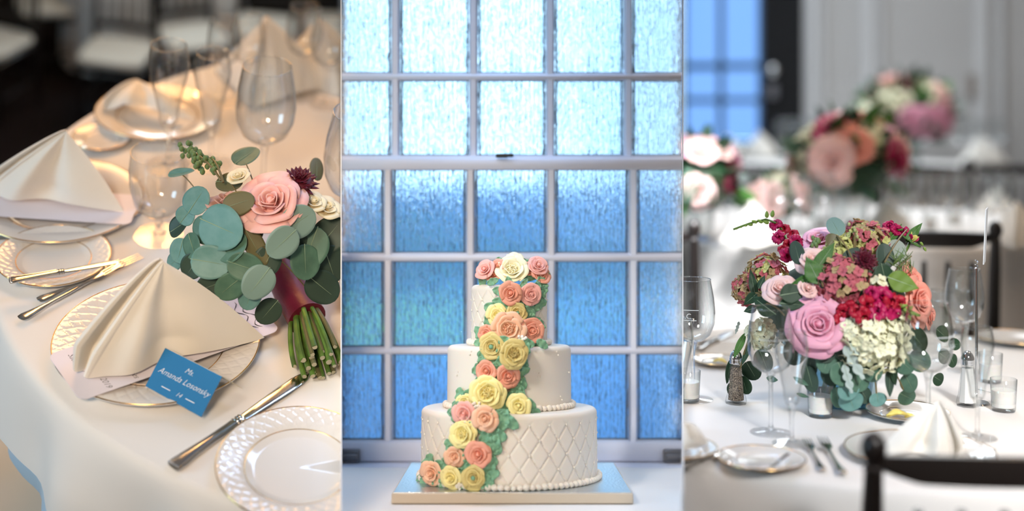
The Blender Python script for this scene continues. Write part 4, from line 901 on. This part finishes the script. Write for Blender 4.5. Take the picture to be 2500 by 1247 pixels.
L_DUST = mat('dusty miller leaf', C(176, 192, 188), .8); L_BUD = mat('green bud', C(128, 160, 72), .5)
FLOR = {}; M_HCORE = mat('hydrangea stems', C(120, 124, 70), .8)
def floret(m):
    if m.name not in FLOR:
        g = G()
        for k in range(4):
            def fn(u, v):
                s = (u-.5)*2; w = .34*sin(pi*min(1, .08+v*.84))**.8; return (s*w, .04+v*.66, .22*v*v+.30*s*s*w-.04*v)
            g.join(G().sheet(fn, 4, 4, .03), RZ(90*k))
        g.ell((0, 0, .05), .08, 6, 4); FLOR[m.name] = mesh('floret', g, m, 180)
    return FLOR[m.name]
def hydrangea(par, S, pos, n, R, mats, num, fs, name='hydrangea', label=None, flat=.8, seed=0):
    rn = random.Random(seed); Mo = orient(S, pos, n, 0, 1)
    o = ob(name, G().ell((0, 0, 0), (R*.66, R*.66, R*.5*flat), 14, 8), M_HCORE, par, Mo, smooth=180)
    if label: o['label'] = label
    for k in range(num):
        z = 1-(k+.5)/num*1.35; r = sqrt(max(0, 1-z*z)); a = k*2.39996
        d = Vector((r*cos(a), r*sin(a), z*flat)); nn_ = Vector((d.x, d.y, d.z/flat)).normalized()+Vector((rn.uniform(-.55, .55), rn.uniform(-.55, .55), rn.uniform(-.3, .3)))
        q = nn_.to_track_quat('Z', 'Y').to_matrix().to_4x4()
        ob('floret', floret(mats[int(rn.random()*len(mats))]), parent=o, M=T(d*R*rn.uniform(.80, 1.08)) @ q @ RZ(rn.uniform(0, 90)) @ SCL(fs*rn.uniform(.85, 1.15)))
    return o
SNAP = {}
def snapdragon(par, S, pts, hs, mats, budpts, R0, seed=0):
    """pts: pixel path of the stem; flowers along it then buds"""
    rn = random.Random(seed); P = [ball(S, x, y, CC, R0)[0] for x, y in pts]
    o = ob('snapdragon', G().tube(P, [.0018]*len(P), 6), M_STEMG, par)
    for m in mats:
        if m.name not in SNAP:
            g = G()
            for a, w, z in ((0, 1, .1), (70, .8, .0), (-70, .8, .0), (160, .9, -.1), (205, .9, -.1)):
                def fn(u, v):
                    s = (u-.5)*2; ww = .48*w*sin(pi*min(1, .12+v*.75)); return (s*ww, .05+.75*v-.15*v*v*v, .62*v-.75*v*v+.12*sin(s*4)*v+z)
                g.join(G().sheet(fn, 5, 5, .03), RZ(a))
            g.lathe([(.28, .25), (.24, .0), (.16, -.5), (0, -.6)], 10); SNAP[m.name] = mesh('blossom', g, m, 180)
    for i, (x, y, s) in enumerate(hs):
        p, n = ball(S, x, y, CC, R0*1.02); n = (n*.5+K*.7+Vector((rn.uniform(-.6, .6), 0, rn.uniform(-.5, .5)))).normalized()
        ob('blossom', SNAP[mats[i % len(mats)].name], parent=o, M=orient(S, p, n, rn.uniform(0, 360), s*1.45/1579))
    if 'bud' not in SNAP: SNAP['bud'] = mesh('bud', G().lathe([(0, -1), (.45, -.7), (.6, -.1), (.4, .6), (.12, 1), (0, 1.05)], 10), L_BUD, 180)
    for i, (x, y, s, a) in enumerate(budpts):
        p, n = ball(S, x, y, CC, R0*1.02); r, u, k = cvec(S); an = radians(a); d = r*sin(an)+u*cos(an); ob('bud', SNAP['bud'], parent=o, M=T(p) @ d.to_track_quat('Z', 'Y').to_matrix().to_4x4() @ SCL(s/1579))
    return o
CC = aty(SR, 2045, 770, .0); CR = .150; SQ = (1.08, 1, 1.05)
CP = thing('flower_centrepiece', 'lush centrepiece of pink roses, hydrangea, crimson snapdragon and trailing eucalyptus', 'centrepiece', SR)
M_VASE = thin_glass('blue tinted glass', (.72, .88, .95), (.3, .5, .6)); vb = Vector((CC.x+.005, .0, 0))
ob('vase', G().lathe([(0, .004), (.045, .004), (.050, .002), (.056, .05), (.060, .11), (.057, .11), (.052, .05), (.044, .008), (0, .008)], 40), M_VASE, CP, T(vb))
ob('water', G().lathe([(0, .009), (.043, .009), (.050, .05), (.053, .085), (0, .085)], 32), thin_glass('vase water', (.7, .85, .92), (.4, .55, .62)), CP, T(vb))
for k in range(9): a = k*.7; ob('stem', G().tube([vb+Vector((.030*cos(a), .030*sin(a), .012)), vb+Vector((.02*cos(a+2), .02*sin(a+2), .15))], .003, 6), M_STEMG, CP)
ob('moss_core', G().ell(CC+Vector((0, .03, .0)), (.11, .085, .085), 20, 12), L_DK, CP)
def at_c(x, y, k=1.0): return ball(SR, x, y, CC, CR*k, SQ)
def fl_c(x, y, r, kind, m, nm, d=(0, 0), k=1.0, ang=0, key=None, label=None, nw=.5):
    p, n = at_c(x, y, k); nv = (n*nw+K*.6+RTV*d[0]+UPV*d[1]).normalized(); s = r/1579
    return flower(CP, kind, m, orient(SR, p-nv*s*.35, nv, ang, s*.76), nm, key, label)
fl_c(2000, 790, 78, 'fullrose', P_MAUVE, 'rose', (-.1, .25), 1.02, 30, 'cprose', 'large open mauve pink rose', .3)
fl_c(1905, 702, 42, 'fullrose', P_BLUSH, 'rose', (-.1, .6), 1.0, 70, 'cpblush', 'pale blush rose', .3)
fl_c(1984, 632, 44, 'fullrose', P_BLUSH, 'rose', (-.1, .7), .95, 10, 'cpblush', 'pale blush rose', .3)
fl_c(1974, 702, 30, 'rose', P_BLUSH, 'rose', (.2, .3), 1.0, 110, None, 'small blush rose bud', .3)
fl_c(1998, 578, 56, 'rose', P_MAUVE, 'rose', (-.2, .9), .80, 30, None, 'mauve rose at the back')
fl_c(2250, 735, 62, 'fullrose', P_PEACH, 'rose', (.7, .1), .92, 200, 'cppeach', 'peach pink rose turned aside', .6)
fl_c(2235, 680, 46, 'rose', P_PEACH, 'rose', (.6, .2), .85, 20, None, 'peach pink rose')
fl_c(2275, 770, 40, 'rose', P_PEACH, 'rose', (.8, .0), .85, 20)
fl_c(2117, 628, 54, 'dahlia', BURG, 'dahlia', (.0, .2), 1.09, 0, 'bqdahlia', 'burgundy dahlia')
def hy_c(x, y, R, mats, num, k, lb, seed, fs=.011, flat=.8):
    p, n = at_c(x, y, k); hydrangea(CP, SR, p-(n*.5+K*.5)*R/1579*.55, (n*.6+K*.7), R/1579, mats, num, fs, 'hydrangea', lb, flat, seed)
hy_c(2062, 690, 62, [H_PINK, H_PINK, H_PINK, H_TAN], 110, 1.0, 'antique pink hydrangea head', 1, .0102)
hy_c(1862, 672, 52, [H_PINK, H_GREEN, H_TAN], 90, .9, 'green and pink hydrangea head', 2, .0102)
hy_c(1815, 705, 34, [H_PINK, H_TAN], 44, .98, 'trailing pink hydrangea sprays', 5, .0095)
hy_c(2120, 585, 62, [H_GREEN, H_TAN, H_PINK], 110, .88, 'green hydrangea head with tan tips', 3, .0102)
hy_c(2050, 610, 34, [H_GREEN], 44, .9, 'lime green hydrangea', 6, .0105)
hy_c(2140, 832, 78, [H_WHITE], 120, 1.04, 'white hydrangea head', 4, .0145, .85)
hy_c(1852, 820, 34, [H_WHITE], 34, .85, 'white hydrangea behind the wine glass', 7, .012)
hy_c(2146, 692, 16, [H_WHITE], 6, 1.0, 'small white blossom', 8, .010)
snapdragon(CP, SR, [(1948, 640), (1930, 600), (1912, 565), (1898, 545), (1870, 535), (1830, 545), (1790, 560)], [(1893, 548, 18), (1915, 560, 17), (1902, 578, 19), (1935, 572, 17), (1944, 590, 18), (1925, 596, 14), (1922, 622, 20), (1912, 608, 15), (1945, 612, 13)], [P_MAG, P_RED],
           [(1872, 524, 9, 0), (1886, 522, 9, 10), (1870, 542, 9, -70), (1856, 540, 8, -60), (1842, 541, 8, -70), (1832, 548, 7, -90), (1820, 550, 6, -100), (1808, 554, 5, -100), (1797, 558, 5, -100)], CR*.98, 1)
snapdragon(CP, SR, [(2100, 780), (2140, 745), (2190, 745), (2225, 760), (2245, 770)], [(2118, 742, 24), (2140, 760, 24), (2108, 775, 22), (2155, 722, 24), (2175, 735, 22), (2168, 758, 22), (2195, 738, 18), (2130, 715, 18), (2090, 760, 18), (2190, 765, 12)], [P_RED, P_MAG, P_RED, P_MAG],
           [(2205, 745, 10, 90), (2212, 758, 9, 120), (2222, 752, 8, 60), (2228, 765, 8, 100), (2238, 768, 7, 120), (2220, 775, 7, 150)], CR*1.06, 2)
snapdragon(CP, SR, [(2150, 600), (2180, 565), (2205, 560)], [(2172, 552, 18), (2190, 560, 16), (2205, 565, 15), (2165, 570, 15)], [P_MAG], [(2258, 608, 6, 150), (2250, 595, 6, 140)], CR*.9, 3)
snapdragon(CP, SR, [(2060, 770), (2080, 740)], [(2060, 760, 18), (2078, 752, 18), (2050, 778, 16)], [P_RED], [], CR*.98, 4)
# dahlia bud on its stem
p, n = at_c(2220, 592, .98); q = at_c(2180, 645, .9)[0]; b_ = ob('dahlia_bud', G().tube(curve_pts(q, p, (.004, 0, 0)), .0022, 8), M_STEMG, CP)
bpet = mesh('petal', petal(.7, 1.4, .9, -.1, .0, .05, 0, 1), mat('bud petal', C(224, 210, 120), .5), 180); bp2 = mesh('petal', petal(.75, 1.3, .5, .1, .0, .05, 0, 2), P_MAG, 180); bs = mesh('sepal', petal(.8, .7, .6, .5, .6, .05, 0, 3, tip=1), L_SAL, 180)
Mo = orient(SR, p, (RTV*.5+UPV*.8+K*.2), 0, .011)
for k in range(7): ob('petal', bpet if k % 3 else bp2, parent=b_, M=Mo @ RZ(51*k))
for k in range(6): ob('sepal', bs, parent=b_, M=Mo @ RZ(60*k))
# leaves: x, y, half width, half length, direction, kind, material, depth factor
LVS = [(2040, 553, 21, 26, -20, 'round', E3, .95), (2033, 587, 18, 17, 40, 'round', E4, .98), (1946, 616, 17, 30, -15, 'round', E5, 1.0), (2080, 622, 15, 26, 60, 'round', E5, .97), (2160, 625, 22, 30, 0, 'round', E5, .93), (2186, 612, 24, 28, 15, 'round', mat('grey eucalyptus', C(150, 160, 150), .6), .9),
       (2013, 628, 20, 42, 35, 'point', L_SAL, 1.03), (1985, 660, 26, 34, -25, 'point', L_SAL, 1.06), (1963, 682, 12, 32, -110, 'point', L_SAL, 1.02), (1937, 715, 26, 32, 80, 'point', L_DK, 1.05), (1935, 742, 18, 30, 95, 'point', L_DK, 1.03), (1865, 745, 26, 34, -60, 'point', L_DK, 1.03), (1832, 730, 14, 22, -130, 'point', L_DK, 1.0), (1838, 690, 12, 34, -10, 'point', L_DK, 1.0), (1860, 688, 10, 18, 20, 'point', L_DK, 1.03), (1832, 755, 12, 18, -100, 'point', L_DK, 1.0),
       (2205, 690, 28, 38, 110, 'point', L_YEL, 1.03), (2185, 568, 12, 34, 40, 'point', L_SAL, .95), (2232, 567, 13, 34, 45, 'point', L_SAL, .93), (2160, 680, 24, 34, 170, 'round', L_DK, .95), (2110, 660, 18, 28, 60, 'round', L_DK, .88),
       (2057, 912, 30, 28, 160, 'round', E2, 1.0), (2020, 880, 26, 30, 200, 'round', E2, .98), (2030, 915, 24, 26, 170, 'round', E5, .95), (1978, 925, 18, 32, 165, 'round', E5, 1.0), (1975, 900, 18, 28, 10, 'round', E5, .96), (2072, 950, 28, 24, 130, 'round', E1, 1.04), (2078, 980, 28, 24, 160, 'round', E1, 1.06), (2045, 970, 16, 26, 170, 'round', E2, 1.02), (2098, 935, 22, 22, 190, 'round', E2, 1.0),
       (2128, 905, 24, 28, 170, 'round', E2, 1.0), (2110, 965, 18, 20, 150, 'round', E5, 1.0), (2143, 975, 20, 17, 170, 'round', E1, 1.05), (2172, 928, 18, 38, 180, 'oval', E5, 1.02), (2180, 905, 16, 34, 170, 'oval', L_DK, 1.0), (2220, 935, 22, 24, 150, 'round', E2, 1.0), (2214, 968, 22, 20, 120, 'round', E2, 1.04), (2245, 880, 26, 28, 110, 'round', E2, .95), (2210, 890, 24, 24, 130, 'round', E2, .98), (2325, 880, 14, 20, 150, 'round', L_DK, .85), (2330, 840, 14, 16, 90, 'round', L_DK, .85), (2290, 925, 16, 18, 120, 'round', L_DK, .9), (2305, 870, 18, 20, 120, 'round', E5, .85),
       (1806, 842, 14, 34, 205, 'oval', L_SAL, 1.0), (1822, 862, 12, 30, 200, 'oval', L_DK, 1.0), (1780, 905, 14, 34, 190, 'oval', L_DK, .98), (1835, 905, 24, 26, 150, 'round', L_DK, .95), (1818, 940, 18, 26, 170, 'round', L_DK, .95), (1795, 950, 20, 24, 180, 'round', L_DK, .94), (1865, 880, 24, 28, 150, 'round', L_DK, .9), (1955, 930, 10, 20, 120, 'oval', E2, 1.05), (1960, 965, 8, 16, 110, 'oval', E2, 1.05), (1885, 925, 14, 14, 90, 'oval', E2, .95),
       (2085, 885, 22, 44, 150, 'lobed', L_DUST, 1.06), (2070, 925, 18, 34, 165, 'lobed', L_DUST, 1.07), (2100, 860, 18, 30, 130, 'lobed', L_DUST, 1.06), (2110, 878, 30, 40, 120, 'point', L_DK, .98), (2010, 850, 30, 34, 160, 'round', E5, .94), (1940, 860, 26, 30, 190, 'round', E5, .9), (2060, 850, 26, 30, 170, 'round', E5, .96), (2240, 830, 26, 30, 140, 'round', L_DK, .92), (2300, 815, 18, 24, 120, 'round', L_DK, .85), (1800, 800, 8, 16, 200, 'lobed', L_DUST, .9)]
rnd = random.Random(21)
for i, (x, y, a, b, an, kd, m, k) in enumerate(LVS):
    p, n = at_c(x, y, k); n = (n*.45+K*.75+Vector((rnd.uniform(-.25, .25), 0, rnd.uniform(-.15, .35)))).normalized()
    if p.z < .012: p = at(SR, x, y, .012)
    leaf(CP, kd, m, orient(SR, p, n, an, (a/1579*(1.02 if kd != 'point' else 1.7), b/1579, .012)), i % 4, M_VEIN)
for a, b in (((1870, 740), (1915, 770)), ((1845, 715), (1870, 740)), ((2130, 880), (2140, 960)), ((2160, 870), (2205, 950)), ((2060, 840), (2078, 960)), ((1830, 820), (1800, 930)), ((2215, 560), (2160, 640)), ((2045, 575), (2085, 640)), ((1985, 640), (2010, 700))):
    ob('branch', G().tube(curve_pts(at_c(*a, 1.02)[0], at_c(*b, 1.02)[0], (0, 0, .004)), .0012, 6), M_TWIG, CP)
sprig(CP, SR, (2085, 620), (2090, 560), CC, CR*.98, 26, .0026, mat('pale seed', C(176, 176, 120), .5), M_TWIG, .013, 5)
sprig(CP, SR, (1975, 625), (1996, 582), CC, CR*.98, 16, .0030, M_SEED, M_TWIG, .008, 6)
nd = mesh('needle', G().tube([(0, 0, 0), (.001, 0, .008), (0, .001, .017)], [.0007, .0007, .0002], 4), M_SEED)
p = at_c(2195, 650, .98)[0]; rs = ob('rosemary_sprig', G().tube([at_c(2180, 670, .9)[0], p, at_c(2225, 625, .95)[0]], .0012, 6), M_TWIG, CP)
for k in range(40): q = at_c(2180+46*rnd.random(), 668-44*rnd.random(), .96)[0]; ob('needle', nd, parent=rs, M=T(q) @ Matrix.Rotation(rnd.uniform(-1.2, 1.2), 4, 'Y') @ Matrix.Rotation(rnd.uniform(-1, 1), 4, 'X'))

# ---- blurred centrepieces on the far tables
def far_piece(px, py, h, R, lb, seed, cols):
    rn = random.Random(seed); b = at(SR, px, py, h); t = thing('flower_centrepiece', lb, 'centrepiece', SR @ T(b)); c = Vector((0, 0, R*1.15))
    ob('vase', G().lathe([(0, .004), (R*.3, .002), (R*.38, R*.8), (R*.35, R*.8), (R*.28, .01), (0, .01)], 24), M_GLASS, t)
    ob('moss_core', G().ell(c, (R*.75, R*.75, R*.6), 14, 10), L_DK, t)
    for k in range(22):
        a = k*2.4+rn.uniform(-.3, .3); e = rn.uniform(-.25, 1.3); d = Vector((cos(a)*cos(e), sin(a)*cos(e), sin(e)*.85)); m, kind = cols[k % len(cols)]
        if kind == 'hyd': hydrangea(t, Matrix(), c+d*R*.62, d, R*.42, [m], 30, R*.16, seed=k)
        else: flower(t, kind, m, T(c+d*R*.82) @ d.to_track_quat('Z', 'Y').to_matrix().to_4x4() @ SCL(R*.32), 'bloom', (kind, m.name))
    for k in range(44):
        a = rn.uniform(0, 2*pi); e = rn.uniform(-.6, 1.4); d = Vector((cos(a)*cos(e), sin(a)*cos(e), sin(e)*.9)); leaf(t, 'point', [L_SAL, L_DK, E2][k % 3], T(c+d*R*1.0) @ d.to_track_quat('Y', 'Z').to_matrix().to_4x4() @ RY(rn.uniform(0, 360)) @ SCL(R*.26, R*.26, R*.1), k % 3)
far_piece(2070, 562, H2, .165, 'blurred centrepiece with white and crimson blooms on the second table', 1, [(H_WHITE, 'hyd'), (P_MAG, 'rose'), (P_PEACH, 'rose'), (P_BLUSH, 'fullrose'), (BURG, 'dahlia'), (P_MAUVE, 'rose')])
far_piece(1902, 574, H2, .085, 'smaller blurred arrangement with pale pink roses on the second table', 4, [(P_BLUSH, 'fullrose'), (H_WHITE, 'hyd'), (P_BLUSH, 'rose')])
far_piece(1700, 586, H2, .135, 'blurred arrangement with dark leaves and pink roses beside the divider', 2, [(P_MAUVE, 'rose'), (BURG, 'dahlia'), (P_BLUSH, 'rose'), (E2, 'rose')])
far_piece(2210, 414, H3, .190, 'farthest blurred centrepiece of pink and white blooms before the grey wall', 3, [(H_WHITE, 'hyd'), (P_BLUSH, 'fullrose'), (P_MAUVE, 'rose'), (BURG, 'dahlia')])

# ---- back wall, door, window
YB = 4.55
def wp(px, py): q = aty(SR, px, py, YB); return q.x, q.z
def wbox(x0, y0, x1, y1, dy=0, th=.05):
    a, b = wp(x0, y0), wp(x1, y1); return G().box(((a[0]+b[0])/2, YB+dy, (a[1]+b[1])/2), (abs(b[0]-a[0]), th, abs(b[1]-a[1])))
M_GREY = mat('warm grey panelling', (.42, .41, .40), .6); ztop = 2.0
x0 = wp(1962, 300)[0]; x1 = 2.6
wb = struct(ob('wall_back', G().box(((x0+x1)/2, YB, .62), (x1-x0, .08, 2.9)), M_GREY, M=SR))
for px, w in ((1985, .05), (2010, .03), (2120, .06), (2150, .03), (2395, .06), (2440, .03)):
    q = wp(px, 200)[0]; ob('moulding', G().box((q, YB-.05, .62), (w, .04, 2.9), ch=.008), mat('pale moulding', (.52, .52, .52), .5), wb)
ob('switch_plate', wbox(2362, 182, 2378, 238, -.06, .03), mat('tan plate', (.22, .18, .15), .5), wb)
dr = struct(ob('door_1', wbox(1862, -260, 1962, 900, 0, .07), mat('black door', (.006, .006, .007), .9), M=SR))
ob('handle', G().ell((wp(1888, 170)[0], YB-.06, wp(1888, 172)[1]), (.03, .03, .04), 12, 8), M_CHROME, dr); ob('handle_plate', wbox(1878, 205, 1898, 240, -.05, .03), mat('dull metal', (.2, .2, .22), .4, metal=1), dr)
w2 = struct(ob('window_2', G(), M_GLASS)) if False else thing('window_2', None, None, SR); w2['kind'] = 'structure'
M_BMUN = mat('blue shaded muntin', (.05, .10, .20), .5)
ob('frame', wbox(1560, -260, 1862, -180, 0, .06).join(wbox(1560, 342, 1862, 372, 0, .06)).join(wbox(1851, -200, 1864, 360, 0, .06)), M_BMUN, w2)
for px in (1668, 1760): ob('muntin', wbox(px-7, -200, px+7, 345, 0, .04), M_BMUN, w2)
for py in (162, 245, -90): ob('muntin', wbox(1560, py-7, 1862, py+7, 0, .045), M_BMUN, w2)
M_P2 = thin_glass('dim window glass', (.36, .42, .55), (.3, .36, .48), gl=.2)
cols = [1560, 1668, 1760, 1856]; rws = [-190, -90, 162, 245, 345]
for a, b in zip(cols, cols[1:]):
    for c, d in zip(rws, rws[1:]): ob('pane', wbox(a+3, c+3, b-3, d-3, .005, .004), M_P2, w2, smooth=0)
struct(ob('wall_below_window', wbox(1500, 372, 1864, 1000, 0, .08), mat('dark wainscot', (.03, .03, .035), .5), M=SR))
struct(ob('wall_over_window', wbox(1500, -700, 1960, -255, 0, .08), M_GREY, M=SR))

# ================================================================== the room around the three bays
CURSET[0] = 'X'
M_ROOM = mat('warm beige wall paint', (.50, .44, .38), .8); M_CEIL = mat('ceiling paint', (.62, .58, .54), .9); M_YARD = mat('courtyard render', (.50, .56, .62), .9)
kL, kR = (832-W/2)/F, (1667-W/2)/F; ZT = 2.9; YF = 8.2
def yl(y): return kL*y+.012+.004*(y-2.2)
def yr(y): return kR*y-.012-.004*(y-2.2)
struct(ob('ceiling', G().poly([(-3.3, -1.8), (3.3, -1.8), (3.3, 2.24), (-3.3, 2.24)], ZT, ZT+.06).poly([(-3.3, 2.24), (yl(2.24), 2.24), (yl(YF), YF), (-3.3, YF)], ZT, ZT+.06).poly([(yr(2.24), 2.24), (3.3, 2.24), (3.3, YF), (yr(YF), YF)], ZT, ZT+.06), M_CEIL))
struct(ob('wall_left', G().box((-3.34, 3.2, .7), (.08, 10.2, 4.5)), M_ROOM)); struct(ob('wall_right', G().box((3.34, 3.2, .7), (.08, 10.2, 4.5)), M_ROOM))
struct(ob('wall_front', G().box((0, -1.84, .7), (6.8, .08, 4.5)), M_ROOM))
struct(ob('wall_rear', G().box((-2.2, YF+.05, .7), (2.4, .08, 4.5)), M_WALLL))
struct(ob('floor_slab', G().box((0, 3.2, -1.55), (6.8, 10.2, .08)), M_ROOM))
struct(ob('wall_courtyard_left', G().poly([(yl(2.235), 2.235), (yl(YF), YF), (yl(YF)-.02, YF), (yl(2.235)-.004, 2.235)], -1.52, ZT+.06), M_YARD))
struct(ob('wall_courtyard_right', G().poly([(yr(2.235), 2.235), (yr(2.235)+.004, 2.235), (yr(YF)+.02, YF), (yr(YF), YF)], -1.52, ZT+.06), M_YARD))
CURSET[0] = 'M'
struct(ob('wall_over_sash', G().box((0, WY, (wz(-108)+ZT)/2), (.74, .06, ZT-wz(-108))), MATS['pale blue wall']))
# slim white dividers between the bays
CURSET[0] = 'X'
def divider(px, outline, lb):
    k = (px-W/2)/F; th = .00075; sd = sqrt(1+k*k)
    def pt(d, z, s): return (k*d+s*th*sd*d/1.9, d, z)
    g = G(); n = len(outline); g.add([pt(d, z, -1) for d, z in outline]+[pt(d, z, 1) for d, z in outline], [tuple(range(n)), tuple(reversed(range(n, 2*n)))]+[(i, n+i, n+(i+1) % n, (i+1) % n) for i in range(n)])
    o = thing('bay_divider', lb, 'divider', Matrix()); ob('panel', g, M_DIV, o, smooth=0)
    p = G(); q = [(1.895, .30), (1.905, .30), (1.905, 1.24), (1.895, 1.24)]; p.add([pt(d, z, -1.1) for d, z in q]+[pt(d, z, 1.1) for d, z in q], [(0, 1, 2, 3), (7, 6, 5, 4), (0, 4, 5, 1), (1, 5, 6, 2), (2, 6, 7, 3), (3, 7, 4, 0)]); ob('post', p, M_DIV, o, smooth=0)
M_DIV = mat('divider white', (.86, .88, .92), .5)
divider(832.8, [(1.60, .25), (2.16, .25), (2.16, .78), (1.9, .655), (1.60, .47)], 'slim white divider between the bouquet table and the cake')
divider(1667, [(1.40, .25), (2.16, .25), (2.16, .555), (1.40, .555)], 'slim white divider between the cake and the flower centrepiece')

# ---- trim what would run through the dividers
bpy.context.view_layer.update()
def plane(px, s): k = (px-W/2)/F; n = Vector((1, -k, 0)).normalized()*s; return n
CUTS = {'L': [plane(831.6, 1)], 'R': [plane(1668.2, -1)], 'M': [plane(834.0, -1), plane(1665.8, 1)]}
DEAD = []
for o in list(SC.objects):
    if o.type != 'MESH' or o.get('_s') not in CUTS: continue
    Mw = o.matrix_world; bb = [Mw @ Vector(c) for c in o.bound_box]; dmin = min(b.y for b in bb)
    if o['_s'] == 'M' and dmin > 2.5: continue
    for n in CUTS[o['_s']]:
        off = .009 if (o['_s'] != 'M' and dmin > 2.35) else 0
        d = [n.dot(b-CAM)-off for b in bb]
        if max(d) <= 0: continue
        I = Mw.inverted(); co = I @ (CAM+n*off); no = (Mw.to_3x3().transposed() @ n).normalized()
        bm = bmesh.new(); bm.from_mesh(o.data)
        r = bmesh.ops.bisect_plane(bm, geom=bm.verts[:]+bm.edges[:]+bm.faces[:], plane_co=co, plane_no=no, clear_outer=True)
        if len(bm.verts) == 0: bm.free(); DEAD.append(o); break
        ed = [e for e in r['geom_cut'] if isinstance(e, bmesh.types.BMEdge)]
        if ed and o.name.split('.')[0] not in ('tablecloth', 'folded_napkin', 'leaf', 'bowl', 'rim'): bmesh.ops.holes_fill(bm, edges=ed, sides=0)
        me = o.data.copy(); bm.to_mesh(me); bm.free(); o.data = me
for o in list(SC.objects):
    p = o
    while p is not None and p not in DEAD: p = p.parent
    if p is not None and o not in DEAD: DEAD.append(o)
for o in DEAD: bpy.data.objects.remove(o)
for o in SC.objects:
    if '_s' in o: del o['_s']
# things trimmed away altogether
for o in list(SC.objects):
    if o.type == 'EMPTY' and not o.children: bpy.data.objects.remove(o)
